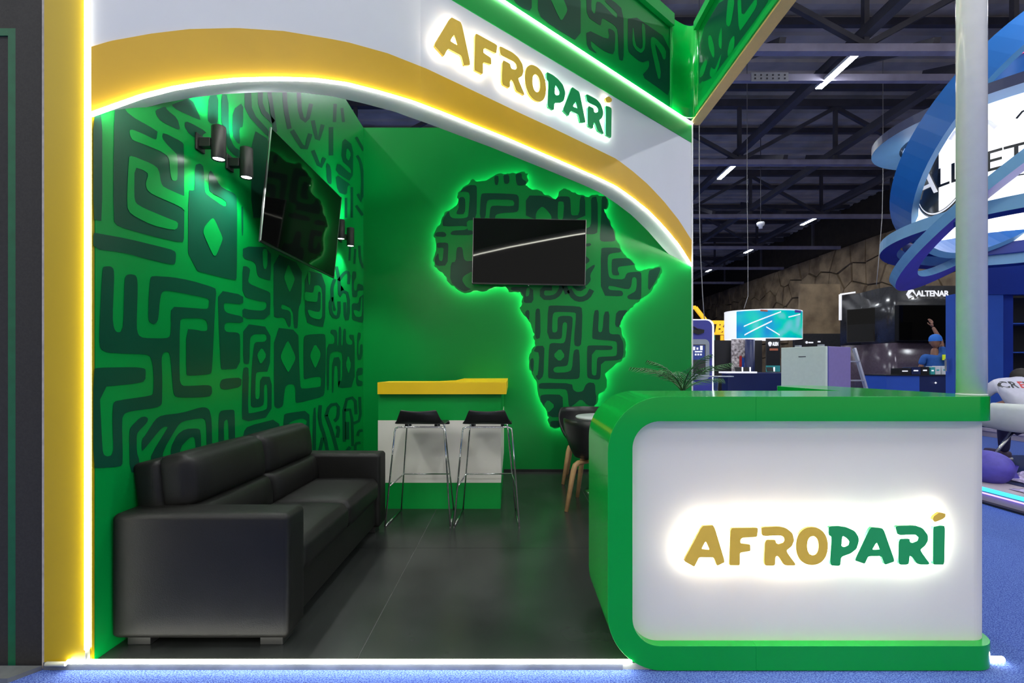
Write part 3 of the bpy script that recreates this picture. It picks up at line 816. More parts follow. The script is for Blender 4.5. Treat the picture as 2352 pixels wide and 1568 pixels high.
motif(af, africa_map, [
 ('D', a1, '250,560 270,550 280,610 320,635 430,635 490,620 500,590 520,370 505,320 430,310 400,330 430,280 510,235 590,235 605,270 597,650 480,660 485,775 555,780 555,835 300,835 285,810 320,780 480,772 485,722 200,732 190,700 195,640'),
 ('D', a1, '390,385 440,375 465,410 460,580 370,585 355,570 385,510 385,440'), ('D', a1, '110,800 210,795 240,830 220,860 95,850'),
 ('D', a1, '120,925 250,925 262,960 250,1200 110,1205 95,1120 140,1040 150,1140 190,1150 205,1000 190,985 140,990 125,980'),
 ('D', a1, '290,1165 350,1155 360,990 390,975 430,985 445,1120 480,1150 560,1140 560,1440 540,1480 460,1515 400,1490 280,1395'),
 ('L', a1, '425,1380 440,1330 560,1260 560,1480 520,1480 470,1450'),
 ('D', a1, '650,345 690,332 900,335 1080,345 1108,380 1105,530 1080,560 900,570 830,590 815,650 750,650 765,500 800,480 1040,490 1055,450 1030,410 760,405 720,430 705,640 635,640'),
 ('D', a1, '810,130 860,120 865,180 850,235 820,230'), ('D', a1, '920,110 990,110 995,200 970,222 930,215'),
 ('D', a1, '1065,100 1140,90 1145,160 1200,195 1180,235 1090,240 1075,200'),
 ('D', a2, '-220,360 0,362 130,412 170,370 300,370 315,420 320,580 340,600 420,595 430,370 490,370 495,660 -220,660'),
 ('L', a1, '1310,590 1330,540 1385,490 1440,530 1500,610 1495,660 1310,660'), ('L', a2, '165,440 190,430 240,440 225,660 160,660'),
 ('D', a2, '560,385 640,370 645,800 600,825 495,825 495,760 560,730 565,550'),
 ('D', a2, '690,370 740,370 758,420 748,508 708,522 790,700 838,790 850,880 845,910 690,915 665,880 685,600'),
 ('D', a2, '680,1000 710,985 900,985 930,1040 800,1055 765,1080 760,1200 775,1330 810,1360 960,1368 990,1290 1050,1278 1150,1275 1168,1300 1165,1590 1140,1610 1010,1605 995,1570 1020,1550 1095,1510 1110,1450 1110,1360 1085,1335 1055,1350 1045,1450 1010,1490 780,1435 765,1470 790,1495 930,1500 950,1540 930,1570 680,1560'),
 ('D', a2, '810,1130 840,1115 1010,1110 1060,1160 1090,1190 960,1205 890,1215 880,1250 905,1310 870,1320 810,1310'),
 ('D', a2, '1250,1265 1300,1245 1390,1218 1395,1260 1330,1400 1245,1520'),
 ('D', a2, '495,940 550,930 565,950 540,970 495,970'), ('D', a2, '490,1080 540,1120 545,1150 490,1190'),
 ('D', a2, '490,1260 600,1185 610,1210 550,1310 560,1380 510,1440 490,1440'),
 ('S', a3, '640,110 690,190 760,210 830,180 868,110', 52), ('S', a3, '570,70 540,150 480,190 370,190 370,95 470,95', 46), ('S', a3, '590,60 625,150', 50),
 ('S', a3, '690,60 740,110 800,70', 46),
 ('D', a3, '60,80 280,80 285,240 190,243 185,200 190,175 155,122 60,118'), ('L', a3, '215,90 250,85 240,170 205,180'),
 ('D', a3, '430,280 460,265 740,275 775,300 765,650 740,678 695,670 690,600 712,350 690,335 500,330 475,360 470,530 500,540 525,520 525,390 560,370 660,372 680,400 650,690 630,860 600,875 500,880 480,910 500,940 620,935 670,910 685,720 715,702 745,715 750,980 720,1005 440,1000 430,970 440,660 470,640 580,648 605,620 625,450 600,430 575,450 570,590 540,605 420,600'),
 ('L', a3, '550,695 602,770 545,830 480,765'),
 ('D', a3, '890,320 930,310 940,340 930,520 950,538 975,520 990,330 1045,325 1040,530 1060,555 1145,555 1160,590 1185,640 1185,760 1160,812 960,825 955,990 930,1010 830,995 820,960 820,680 840,665 1060,668 1080,690 1060,712 870,710 865,950 890,970 915,960 920,800 940,780 1110,775 1120,740 1120,640 1100,622 880,605 870,580'),
 ('D', a3, '1115,320 1235,312 1185,370 1145,460 1138,485 1110,480 1100,450'),
 ('D', a3, '200,335 220,310 245,320 240,425 205,370'), ('D', a3, '305,310 330,295 352,310 355,590 312,605 300,560 300,480'),
 ('D', a3, '312,672 395,670 390,800 385,970 340,1015 325,1005 305,970 330,960 345,740 285,725 305,690'), ('D', a3, '252,805 280,790 290,830 280,945 250,880'),
 ('D', a3, '340,1050 380,1040 670,1045 680,1110 720,1135 780,1125 805,1060 840,1035 900,1045 905,1150 915,1180 905,1270 830,1270 760,1200 690,1260 640,1290 625,1130 600,1100 345,1100 335,1080'),
 ('D', a3, '352,1165 420,1155 575,1160 580,1290 560,1340 570,1380 450,1385 405,1290 358,1220'), ('L', a3, '430,1208 500,1270 440,1335 420,1330 385,1260'),
 ('D', a3, '452,1420 580,1420 585,1468 490,1488 455,1472'),
])
# tape behind the board: a ribbon following the outline
ring = inset(chaikin(AFRICA, 1), 3.6)
mb = MB()
n = len(ring)
v = []
for p in ring:
    q3 = U(p[0], p[1], DA)
    v += [(q3[0], DA+0.020, q3[2]), (q3[0], DA+0.038, q3[2])]
mb.add(v, [(2*i, 2*((i+1) % n), 2*((i+1) % n)+1, 2*i+1) for i in range(n)])
mb.build('light_tape', 'led_green', af)
for px_, py_ in ((1100, 560), (1300, 560), (1280, 800), (1300, 930), (1450, 620), (1060, 480)):
    p = U(px_, py_, DA)
    MB().box(p[0]-0.02, p[0]+0.02, DA+0.018, DB-0.003, p[2]-0.02, p[2]+0.02).build('spacer', 'wall_green', af)

# ------------------------------------------------------------------ televisions
def television(name, label, W_, H_, group='dark wall televisions'):
    t = thing(name, label, 'television', (0, 0, 0), 0, group)
    MB().box(-W_/2, W_/2, 0.004, 0.014, -H_/2, H_/2).local('case', 'tv_frame', t, 0.003)
    MB().box(-W_/2+0.09, W_/2-0.09, 0.014, 0.05, -H_/2+0.07, H_/2-0.09).local('rear_housing', 'tv_frame', t, 0.01)
    MB().box(-W_/2+0.008, W_/2-0.008, 0.0, 0.006, -H_/2+0.018, H_/2-0.008).local('screen', 'screen', t)
    MB().box(-W_/2, W_/2, -0.002, 0.006, -H_/2, -H_/2+0.010).local('lower_bezel', 'tv_frame', t)
    MB().box(-W_/2, -W_/2+0.004, -0.002, 0.004, -H_/2, H_/2).local('side_edge', 'tv_edge', t)
    MB().box(W_/2-0.004, W_/2, -0.002, 0.004, -H_/2, H_/2).local('side_edge', 'tv_edge', t)
    MB().box(-W_/4, W_/4, 0.05, 0.085, -H_/4, H_/4).local('wall_bracket', 'black_plastic', t)
    return t
DT = 5.345
c = U(1215.5, 578, DT)
tv = television('television', 'black wall television mounted on the map panel', 260/F*DT, 152/F*DT)
tv.location = c
tv.rotation_euler = (0, math.radians(1.0), 0)
MB().lathe((0, 0, 0), [(0.006, -0.38+0.0), (0.006, -0.374)], 8).local('status_light', 'sole', tv)
# left wall: near edge x~611, far edge x~776
XT = XL+0.17
Dn, Df_ = XT*F/(611-CX), XT*F/(776-CX)
zc = 0.5*(U(611, 431, Dn)[2]+U(776, 541, Df_)[2])
tv2 = television('television', 'black television tilted forward on the patterned side wall', Df_-Dn, 0.72)
tv2.location = (XT, (Dn+Df_)/2, zc)
tv2.rotation_euler = Euler((math.radians(5.5), 0, math.radians(90)), 'XYZ')
for ch in [x for x in bpy.data.objects if x.parent == tv2 and x.name.startswith('wall_bracket')]:
    W_ = Df_-Dn
    MB().box(-0.25, 0.25, 0.05, 0.16, -0.14, 0.10).local('wall_arm', 'black_plastic', tv2)

# ------------------------------------------------------------------ wall lamps
def wall_lamp(label):
    t = thing('wall_lamp', label, 'wall lamp', (0, 0, 0), 0, 'up and down lamps on the side wall')
    MB().box(0.0, 0.012, -0.035, 0.035, -0.045, 0.045).local('back_plate', 'lamp_black', t, 0.003)
    MB().box(0.012, 0.073, -0.022, 0.022, -0.025, 0.025).local('bracket', 'lamp_black', t, 0.004)
    MB().lathe((0.108, 0, 0), [(0.028, -0.085), (0.034, -0.09), (0.036, -0.085), (0.036, 0.085), (0.034, 0.09), (0.028, 0.085)], 28, False).local('body', 'lamp_black', t)
    MB().lathe((0.108, 0, 0), [(0.0, -0.084), (0.029, -0.084)], 24, False).local('lower_lens', 'wall_lamp_glow', t)
    MB().lathe((0.108, 0, 0), [(0.029, 0.084), (0.0, 0.084)], 24, False).local('upper_lens', 'wall_lamp_glow', t)
    for s_ in (-1, 1):
        ld = bpy.data.lights.new('lamp_beam', 'SPOT')
        ld.energy = SPOT; ld.spot_size = math.radians(125); ld.spot_blend = 0.6; ld.shadow_soft_size = 0.03
        ld.color = (0.95, 1.0, 0.97)
        lo_ = bpy.data.objects.new('lamp_beam', ld)
        COL.objects.link(lo_); lo_.parent = t
        lo_.location = (0.108, 0, s_*0.096)
        lo_.rotation_euler = (0 if s_ < 0 else math.pi, math.radians(0), 0)
    return t
XLm = XL+0.108
for lab, x, y0, y1 in (('black cylinder wall lamp nearest the front of the side wall', 502, 291, 367),
                       ('black cylinder wall lamp just left of the side wall television', 566, 341, 408),
                       ('black cylinder wall lamp just right of the side wall television', 783, 504, 550),
                       ('black cylinder wall lamp nearest the rear corner of the stand', 805, 523, 566)):
    D = XLm*F/(x-CX)
    t = wall_lamp(lab)
    t.location = (XL+0.001, D, H+(YH-(y0+y1)/2)/F*D)

# ------------------------------------------------------------------ sofa
SX0, SX1, SD0, SD1 = -1.703, -0.95, 2.03, 3.61
so = thing('sofa', 'black leather two-seat sofa against the patterned wall', 'sofa', ((SX0+SX1)/2, (SD0+SD1)/2, 0))
AT = 0.17
for d0, d1 in ((SD0, SD0+AT), (SD1-AT, SD1)):
    arm = MB().rbox(((SX0+SX1)/2, (d0+d1)/2, 0.31), ((SX1-SX0)/2, (d1-d0)/2, 0.262), 0.022, 11, (0, 0, 0.006)).build('armrest', 'leather', so)
    for dd in (d0+0.02, d1-0.02):
        MB().tube([(SX1-0.004, dd, 0.08), (SX1-0.004, dd, 0.53), (SX1-0.03, dd, 0.566), (SX0+0.1, dd, 0.571)], 0.003, 6).build('seam', 'leather_seam', arm)
MB().box(SX0+0.05, SX1-0.03, SD0+AT-0.01, SD1-AT+0.01, 0.06, 0.27).build('seat_base', 'leather', so, 0.02)
mid = (SD0+SD1)/2
for d0, d1 in ((SD0+AT+0.002, mid), (mid, SD1-AT-0.002)):
    sc = MB().rbox(((SX0+0.27+SX1)/2-0.01, (d0+d1)/2, 0.325), ((SX1-SX0-0.27)/2+0.005, (d1-d0)/2, 0.068), 0.034, 11, (0, 0, 0.028)).build('seat_cushion', 'leather', so)
    MB().tube([(SX1-0.012, d0+0.03, 0.36), (SX1-0.012, d1-0.03, 0.36)], 0.0035, 6).build('seam', 'leather_seam', sc)
# back: leaning panel and tufted cushions
def lean(mb, pivot_x, pivot_z, ang):
    ca, sa = math.cos(ang), math.sin(ang)
    mb.v = [(pivot_x+(x-pivot_x)*ca-(z-pivot_z)*sa, y, pivot_z+(x-pivot_x)*sa+(z-pivot_z)*ca) for x, y, z in mb.v]
    return mb
LA = math.radians(7)
lean(MB().rbox((SX0+0.13, (SD0+SD1)/2, 0.43), (0.06, (SD1-SD0)/2-AT+0.05, 0.35), 0.025, 8), SX0+0.16, 0.1, LA).build('back_frame', 'leather', so)
for d0, d1 in ((SD0+AT-0.03, mid), (mid, SD1-AT+0.03)):
    bc = lean(MB().rbox((SX0+0.235, (d0+d1)/2, 0.665), (0.075, (d1-d0)/2, 0.122), 0.038, 11, (0.035, 0.006, 0.012)), SX0+0.16, 0.1, LA)
    bc.build('back_cushion', 'leather', so)
    bc = lean(MB().rbox((SX0+0.245, (d0+d1)/2, 0.46), (0.08, (d1-d0)/2, 0.108), 0.038, 11, (0.045, 0.006, 0.0)), SX0+0.16, 0.1, LA)
    bc.build('back_cushion', 'leather', so)
    sm = lean(MB().tube([(SX0+0.19, d0+0.02, 0.785), (SX0+0.19, d1-0.02, 0.785)], 0.004, 6), SX0+0.16, 0.1, LA)
    sm.build('seam', 'leather_seam', so)
for x in (SX0+0.09, SX1-0.09):
    for d in (SD0+0.09, SD1-0.09):
        MB().box(x-0.05, x+0.05, d-0.05, d+0.05, 0, 0.062).build('foot', 'black_plastic', so, 0.004)

# ------------------------------------------------------------------ bar counter
BD = 4.06
bx0, bx1 = U(869, 0, BD)[0], U(1150, 0, BD)[0]
bar = thing('bar_counter', 'green and white bar counter with a thick yellow top', 'bar counter', ((bx0+bx1)/2, BD+0.3, 0))
BP = 0.28                              # depth of the front leg
z1, z2, z3 = U(0, 1108, BD)[2], U(0, 965, BD)[2], U(0, 905, BD-0.05)[2]
zt = U(0, 878, BD-0.05)[2]
def ell_box(mb, z0, z1_, g=0.0):
    mb.box(bx0-g, bx1+g, BD-g, BD+BP, z0, z1_)
    mb.box(bx1-0.42, bx1+g, BD+BP, DB-0.002, z0, z1_)
m_ = MB(); ell_box(m_, 0.0, z1); m_.build('plinth', 'green', bar)
m_ = MB(); ell_box(m_, z1, z2, 0.003); m_.build('white_front', 'counter_white', bar)
m_ = MB(); ell_box(m_, z2, z3); m_.build('upper_band', 'green', bar)
tx0, tx1 = U(867, 0, BD-0.05)[0], U(1163, 0, BD-0.05)[0]
top = MB().poly([[(tx0, BD-0.05), (tx1, BD-0.05), (tx1, DB-0.002), (tx1-0.5, DB-0.002), (tx1-0.5, BD+0.62), (tx1-0.62, BD+BP+0.05), (tx0, BD+BP+0.05)]],
                lambda x, y: (x, y, zt), lambda x, y: (x, y, z3))
top.build('bar_top', 'bar_yellow', bar)

# ------------------------------------------------------------------ bar stools
def stool(label):
    t = thing('bar_stool', label, 'bar stool', (0, 0, 0), 0, 'bar stools at the counter')
    # seat shell: low back toward -Y
    nx, ny = 16, 18
    prof = [(-0.215, 0.115), (-0.205, 0.07), (-0.185, 0.03), (-0.15, 0.008), (-0.09, 0.0), (0.0, -0.004), (0.09, -0.002), (0.15, -0.004), (0.185, -0.02), (0.195, -0.04)]
    v = []
    for j in range(ny+1):
        s_ = j/ny*(len(prof)-1)
        i0 = min(int(s_), len(prof)-2); f_ = s_-i0
        y = prof[i0][0]*(1-f_)+prof[i0+1][0]*f_
        z = prof[i0][1]*(1-f_)+prof[i0+1][1]*f_
        hw = 0.19 if s_ > 3 else 0.135+0.055*s_/3
        for i in range(nx+1):
            a = -1+2*i/nx
            v.append((a*hw, y+(0.03*a*a if s_ < 3 else 0), 0.765+z-(0.010*(1-a*a) if s_ < 1 else 0)))
    mb = MB().add(v, [(j*(nx+1)+i, j*(nx+1)+i+1, (j+1)*(nx+1)+i+1, (j+1)*(nx+1)+i) for j in range(ny) for i in range(nx)], True)
    se = mb.local('seat_shell', 'black_plastic', t)
    m = se.modifiers.new('thickness', 'SOLIDIFY'); m.thickness = 0.012; m.offset = 0
    m = se.modifiers.new('smooth', 'SUBSURF'); m.levels = 1; m.render_levels = 1
    R = 0.0065
    def U_leg(y0, y1, w0, w1):
        a, b = (-w0, y0, 0.006), (w0, y0, 0.006)
        ta, tb = (-w1, y1, 0.735), (w1, y1, 0.735)
        return [a, (-w1-0.006, y1+(y0-y1)*0.04, 0.70), (-w1, y1, 0.73), (-w1+0.025, y1, 0.742), (w1-0.025, y1, 0.742), (w1, y1, 0.73), (w1+0.006, y1+(y0-y1)*0.04, 0.70), b]
    MB().tube(U_leg(-0.21, -0.13, 0.245, 0.185), R, 8).local('leg_frame', 'chrome', t)
    MB().tube(U_leg(0.21, 0.13, 0.22, 0.15), R, 8).local('leg_frame', 'chrome', t)
    for s_ in (-1, 1):
        MB().tube([(s_*0.245, -0.21, 0.0065), (s_*0.22, 0.21, 0.0065)], R, 8).local('floor_runner', 'chrome', t)
        MB().tube([(s_*0.12, -0.13, 0.742), (s_*0.11, 0.13, 0.742)], R*0.8, 8).local('seat_rail', 'chrome', t)
        for yy in (-0.06, 0.06):
            MB().box(s_*0.115-0.012, s_*0.115+0.012, yy-0.012, yy+0.012, 0.728, 0.762).local('seat_clip', 'black_plastic', t)
    k = 0.31/0.742
    p0 = (0.245+(0.185-0.245)*k, -0.21+0.08*k); p1 = (0.22+(0.15-0.22)*k, 0.21-0.08*k)
    MB().tube([(-p0[0], p0[1], 0.30), (-p1[0], p1[1], 0.315), (p1[0], p1[1], 0.315), (p0[0], p0[1], 0.30)], R, 8).local('footrest', 'chrome', t)
    return t
for lab, x in (('black shell bar stool standing beside the sofa arm', 961), ('black shell bar stool at the free end of the bar counter', 1114)):
    t = stool(lab)
    t.location = (U(x, 0, 3.72)[0]+0.02, 3.80, 0)

# ------------------------------------------------------------------ tub chairs and round table
def tub_chair(label):
    t = thing('tub_chair', label, 'chair', (0, 0, 0), 0, 'tub chairs at the round table')
    na, nr = 40, 12
    v = []
    for i in range(na):
        a = 2*math.pi*i/na                       # 0 = back (-Y local)
        back = 0.5+0.5*math.cos(a)
        rim = 0.475+0.285*min(1, max(0, (back-0.12)/0.5))**0.8
        for j in range(nr+1):
            s_ = j/nr
            if s_ < 0.4:
                r = 0.20*s_/0.4; z = 0.43
            else:
                q_ = (s_-0.4)/0.6
                r = 0.20+0.075*math.sin(q_*math.pi/2)+0.02*q_
                z = 0.43+(rim-0.43)*q_**1.25
            v.append((r*1.04*math.sin(a), -r*math.cos(a), z))
    w_ = nr+1
    mb = MB().add(v, [(i*w_+j, ((i+1) % na)*w_+j, ((i+1) % na)*w_+j+1, i*w_+j+1) for i in range(na) for j in range(nr)], True)
    sh = mb.local('shell', 'black_plastic', t)
    m = sh.modifiers.new('thickness', 'SOLIDIFY'); m.thickness = 0.012; m.offset = -1
    MB().lathe((0, 0, 0), [(0.0, 0.385), (0.11, 0.39), (0.13, 0.415), (0.0, 0.42)], 20, False).local('seat_mount', 'wood', t)
    for sx in (-1, 1):
        for sy in (-1, 1):
            mb = MB()
            p = [(0.06*sx, 0.06*sy, 0.40), (0.15*sx, 0.15*sy, 0.395), (0.172*sx, 0.172*sy, 0.375), (0.185*sx, 0.185*sy, 0.33), (0.235*sx, 0.235*sy, 0.0)]
            mb.tube(p, [0.018, 0.022, 0.024, 0.024, 0.017], 8)
            mb.local('leg', 'wood', t)
    return t
ch = tub_chair('black tub chair with wooden legs turned away beside the green counter')
ch.location = (0.75, 4.13, 0); ch.rotation_euler = (0, 0, math.radians(-19))
ch = tub_chair('black tub chair with wooden legs behind the round table')
ch.location = (0.80, 5.09, 0); ch.rotation_euler = (0, 0, math.radians(168))
tb = thing('round_table', 'small round white table between the two tub chairs', 'table', (0.91, 4.62, 0))
MB().lathe((0.91, 4.62, 0), [(0.0, 0.705), (0.285, 0.705), (0.295, 0.715), (0.295, 0.725), (0.288, 0.73), (0.0, 0.73)], 48, False).build('table_top', 'table_white', tb)
MB().cyl(0.91, 4.62, 0.02, 0.705, 0.03).build('pillar', 'chrome', tb)
MB().lathe((0.91, 4.62, 0), [(0.20, 0.0), (0.20, 0.012), (0.05, 0.03), (0.0, 0.03)], 32, False).build('foot_plate', 'chrome', tb)

# ------------------------------------------------------------------ potted palm
pl = thing('potted_palm', 'dark green palm rising behind the curved end of the green counter', 'plant', (U(1568, 0, 3.3)[0], 3.3, 0))
MB().lathe((0, 0, 0), [(0.12, 0.0), (0.15, 0.32), (0.16, 0.34), (0.145, 0.34), (0.13, 0.30), (0.0, 0.30)], 24).local('pot', 'pot', pl)
MB().tube([(0, 0, 0.3), (0.01, 0.01, 0.7), (0, 0, 1.04)], [0.025, 0.02, 0.012], 8).local('trunk', 'stem', pl)
prng = random.Random(11)
for i in range(12):
    az = i*2.399+prng.uniform(-.3, .3)
    el = prng.uniform(0.55, 1.4)
    L = prng.uniform(0.27, 0.40)
    path = []
    for k in range(9):
        t = k/8
        r = L*(math.cos(el)*t+0.28*t*t)
        z = 1.03+L*(math.sin(el)*t-0.36*t*t)
        path.append(Vector((r*math.cos(az), r*math.sin(az), z)))
    mb = MB().tube(path, [0.005-0.0004*k for k in range(9)], 5)
    side = Vector((-math.sin(az), math.cos(az), 0))
    for k in range(3, 17):
        t = k/16*8
        i0 = min(int(t), 7); p = path[i0].lerp(path[i0+1], t-i0)
        tg = (path[i0+1]-path[i0]).normalized()
        ll = 0.115*math.sin(math.pi*min(1, (k/16)*0.85+0.12))+0.03
        for s_ in (-1, 1):
            d = (side*s_*0.8+tg*1.1+Vector((0, 0, -0.25))).normalized()
            mdl = p+d*ll*0.5+Vector((0, 0, 0.006)); tip = p+d*ll+Vector((0, 0, -0.02))
            wv = tg*0.0035
            mb.add([p-wv*0.5, p+wv*0.5, mdl+wv, tip, mdl-wv], [(0, 1, 2, 4), (4, 2, 3)])
    mb.local('frond', 'leaf', pl)

# ------------------------------------------------------------------ reception counter
CD0, CD1 = 1.938, 2.42
cx0, cx1, cz0, cz1 = 0.388, 2.0, -0.028, 1.081
rc = thing('reception_counter', 'white reception counter wrapped in a rounded green band', 'counter', ((cx0+cx1)/2, 2.2, -0.03))
T_ = 0.100
def corner(cx, cz, r, a0, a1, n=14):
    return [(cx+r*math.cos(a0+(a1-a0)*i/n), cz+r*math.sin(a0+(a1-a0)*i/n)) for i in range(n+1)]
R1, R0 = 0.225, 0.112
pi = math.pi
# band: C-shaped section in the XZ plane, run in depth, right ends rounded in plan
outer = corner(cx0+R1, cz1-R1, R1, pi/2, pi)+corner(cx0+R1, cz0+R1, R1, pi, 1.5*pi)
inner = corner(cx0+T_+R0, cz0+T_+R0, R0, 1.5*pi, pi)+corner(cx0+T_+R0, cz1-T_-R0, R0, pi, pi/2)
xe = cx0+0.6
sec = [(xe, cz1)]+outer+[(xe, cz0), (xe, cz0+T_)]+inner+[(xe, cz1-T_)]
MB().poly([sec], lambda x, z: (x, CD0, z), lambda x, z: (x, CD1, z)).build('band', 'counter_green', rc, 0.004, 2)
RP = 0.11
LEGX0, LEGD = 1.66, 3.12
plan_top = [(xe, CD0)]+corner(cx1-RP, CD0+RP, RP, -pi/2, 0, 10)+corner(cx1+0.0-RP, LEGD-RP, RP, 0, pi/2, 8)+corner(LEGX0+0.16, LEGD-0.16, 0.16, pi/2, pi, 8)+[(LEGX0, CD1), (xe, CD1)]
MB().poly([plan_top], lambda x, y: (x, y, cz1), lambda x, y: (x, y, cz1-T_)).build('top_slab', 'counter_green', rc, 0.004, 2)
MB().poly([plan_top], lambda x, y: (x, y, cz0+T_), lambda x, y: (x, y, cz0)).build('base_slab', 'counter_green', rc, 0.004, 2)
g = 0.040
body = [(cx0+T_-0.01, CD0+g)]+corner(cx1-0.012-0.08, CD0+g+0.08, 0.08, -pi/2, 0, 10)+[(cx1-0.012, LEGD-g), (LEGX0+g, LEGD-g), (LEGX0+g, CD1-0.03), (cx0+T_-0.01, CD1-0.03)]
MB().poly([body], lambda x, y: (x, y, cz1-T_+0.001), lambda x, y: (x, y, cz0+T_-0.001)).build('white_body', 'counter_white', rc)
DSG = CD0+g
def on_counter(x, y, off):
    p = U(x, y, DSG-0.03)
    return (p[0], DSG-off, p[2])
cs = thing('letter_sign', 'gold and green backlit letters on the white counter front', 'sign', (U(1865, 0, DSG)[0], DSG, U(0, 1294, DSG)[2]))
logo(cs, on_counter, 0.034, 0.012)

po = thing('white_pole', 'glossy white round pole standing on the green counter top', 'pole', (1.94, 2.022, cz1))
MB().cyl(1.94, 2.022, cz1, 5.0, 0.0495, 40).build('shaft', 'pole_white', po)
MB().lathe((1.94, 2.022, 0), [(0.0505, cz1), (0.0505, cz1+0.006), (0.0495, cz1+0.008)], 40).build('collar', 'white', po)

# ------------------------------------------------------------------ neighbouring wall at far left
nb = thing('neighbour_panel', 'charcoal wall panel beside the yellow corner post', 'wall panel', (-1.97, DF+0.05, -0.03))
MB().box(-2.034, -1.919, DF+0.012, DF+0.1, -0.03, 5.0).build('board', 'dark_panel', nb)
ng = thing('green_frame_panel', 'dark green framed panel at the far left edge', 'wall panel', (-2.1, DF+0.05, -0.03))
MB().box(-3.2, -2.035, DF+0.03, DF+0.1, -0.03, 5.0).build('board', 'dark_panel', ng)
MB().box(-2.068, -2.037, DF+0.015, DF+0.03, -0.03, 2.59).build('frame', 'frame_green', ng)
MB().box(-2.30, -2.068, DF+0.015, DF+0.03, 2.56, 2.59).build('frame', 'frame_green', ng)
MB().box(-2.30, -2.068, DF+0.02, DF+0.029, -0.03, 2.56).build('field', 'black_matte', ng)
tag(MB().poly([[(-2.4, DF-0.085), (-1.965, DF-0.085), (-1.91, DF-0.004), (-2.4, DF-0.004)]], lambda x, y: (x, y, -0.012), lambda x, y: (x, y, -0.03)).build('floor_plate', 'plate'),
    'scratched grey metal floor plate below the charcoal panel', 'floor plate')
# ------------------------------------------------------------------ hall shell
ZR = 8.8
mb = MB()
nr_ = 0
v, q = [], []
y = 5.7
rows = []
while y < 45:
    rows += [(y, ZR), (y+0.16, ZR), (y+0.20, ZR+0.06), (y+0.44, ZR+0.06), (y+0.48, ZR)]
    y += 0.48
for (yy, zz) in rows: v += [(-15, yy, zz), (16, yy, zz)]
q = [(2*i, 2*i+1, 2*i+3, 2*i+2) for i in range(len(rows)-1)]
ce = structure(mb.add(v, q).build('ceiling', 'roof_deck'))
ce['label'] = 'dark corrugated roof deck of the hall'
def wall(name, b, m, label):
    o = structure(MB().box(*b).build(name, m)); o['label'] = label; return o
wall('wall_far', (-15, 16, 45, 45.2, -0.06, ZR+0.1), 'hall_dark', 'dark far end wall of the hall')
wall('wall_west', (-15.2, -15, 5.7, 45, -0.06, ZR+0.1), 'hall_dark', 'dark hall wall out of view on the left')
wr = structure(MB().box(16.0, 16.2, -9, 45, -0.06, ZR+0.1).build('wall_right', 'stone_joint'))
wr['label'] = 'brown stone-clad wall along the right of the hall'
# stones: Voronoi cells clipped from a jittered grid, each a slab of its own
srng = random.Random(5)
seeds = []
d = 13.0; row = 0
Y0, Y1, Zs0, Zs1 = 13.0, 45.0, 0.6, 6.95
ny_, nz_ = 34, 6
for i in range(ny_):
    for j in range(nz_):
        seeds.append((Y0+(i+0.5+srng.uniform(-.42, .42)+0.25*(j % 2))*(Y1-Y0)/ny_, Zs0+(j+0.5+srng.uniform(-.4, .4))*(Zs1-Zs0)/nz_))
def clip(poly, a, b):
    """keep the side of the bisector nearer to a"""
    mx, my = (a[0]+b[0])/2, (a[1]+b[1])/2
    nx, ny = b[0]-a[0], b[1]-a[1]
    L = math.hypot(nx, ny); nx /= L; ny /= L
    mx -= nx*0.02; my -= ny*0.02
    out = []
    for k in range(len(poly)):
        p, r = poly[k], poly[(k+1) % len(poly)]
        dp = (p[0]-mx)*nx+(p[1]-my)*ny; dr = (r[0]-mx)*nx+(r[1]-my)*ny
        if dp <= 0: out.append(p)
        if dp*dr < 0:
            t = dp/(dp-dr)
            out.append((p[0]+(r[0]-p[0])*t, p[1]+(r[1]-p[1])*t))
    return out
for i, a in enumerate(seeds):
    cell = [(Y0, Zs0), (Y1, Zs0), (Y1, Zs1), (Y0, Zs1)]
    for b in sorted(seeds, key=lambda s_: (s_[0]-a[0])**2+(s_[1]-a[1])**2)[1:16]:
        cell = clip(cell, a, b)
        if len(cell) < 3: break
    if len(cell) < 3: continue
    dep = srng.uniform(0.05, 0.14)
    tx, ty = srng.uniform(-.03, .03), srng.uniform(-.03, .03)
    cyc, czc = a
    MB().poly([cell], lambda y_, z_: (16.0-dep-tx*(y_-cyc)-ty*(z_-czc), cyc+(y_-cyc)*0.97, czc+(z_-czc)*0.97), lambda y_, z_: (16.0, y_, z_)).build('stone', 'stone', wr)

# ------------------------------------------------------------------ roof trusses
def truss(label, xa=-14.8, xb=15.8):
    t = thing('roof_truss', label, 'roof truss', (0, 0, 7.0), 0, 'steel trusses under the hall roof')
    MB().box(xa, xb, -0.07, 0.07, -0.12, 0.02).local('bottom_chord', 'steel_lilac', t)
    MB().box(xa, xb, -0.09, 0.09, 1.50, 1.70).local('top_chord', 'steel_dark', t)
    pm = MB().bar((0, 0, 0), (0, 0, 1.5), 0.09, 0.09).mesh('post')
    pm.materials.append(MATS['steel_dark'])
    dm = MB().bar((0, 0, 0.02), (2.7, 0, 1.5), 0.09, 0.10).mesh('brace')
    dm.materials.append(MATS['steel_dark'])
    dm2 = MB().bar((0, 0, 1.5), (2.7, 0, 0.02), 0.09, 0.10).mesh('brace')
    dm2.materials.append(MATS['steel_dark'])
    for i in range(11):
        x = -12.5+i*2.7
        o_ = add_mesh('post', pm, None, t); o_.location = (x, 0, 0)
        if i < 10:
            o_ = add_mesh('brace', dm if i % 2 else dm2, None, t); o_.location = (x, 0, 0)
    return t
tr0 = None
TL = ['steel roof truss above the nearest hall lamp', 'second steel roof truss from the viewer crossing behind the first lamp',
      'third steel roof truss from the viewer', 'fourth steel roof truss, level with the smoke detector', 'fifth steel roof truss far down the hall',
      'sixth steel roof truss at the dark end of the hall']
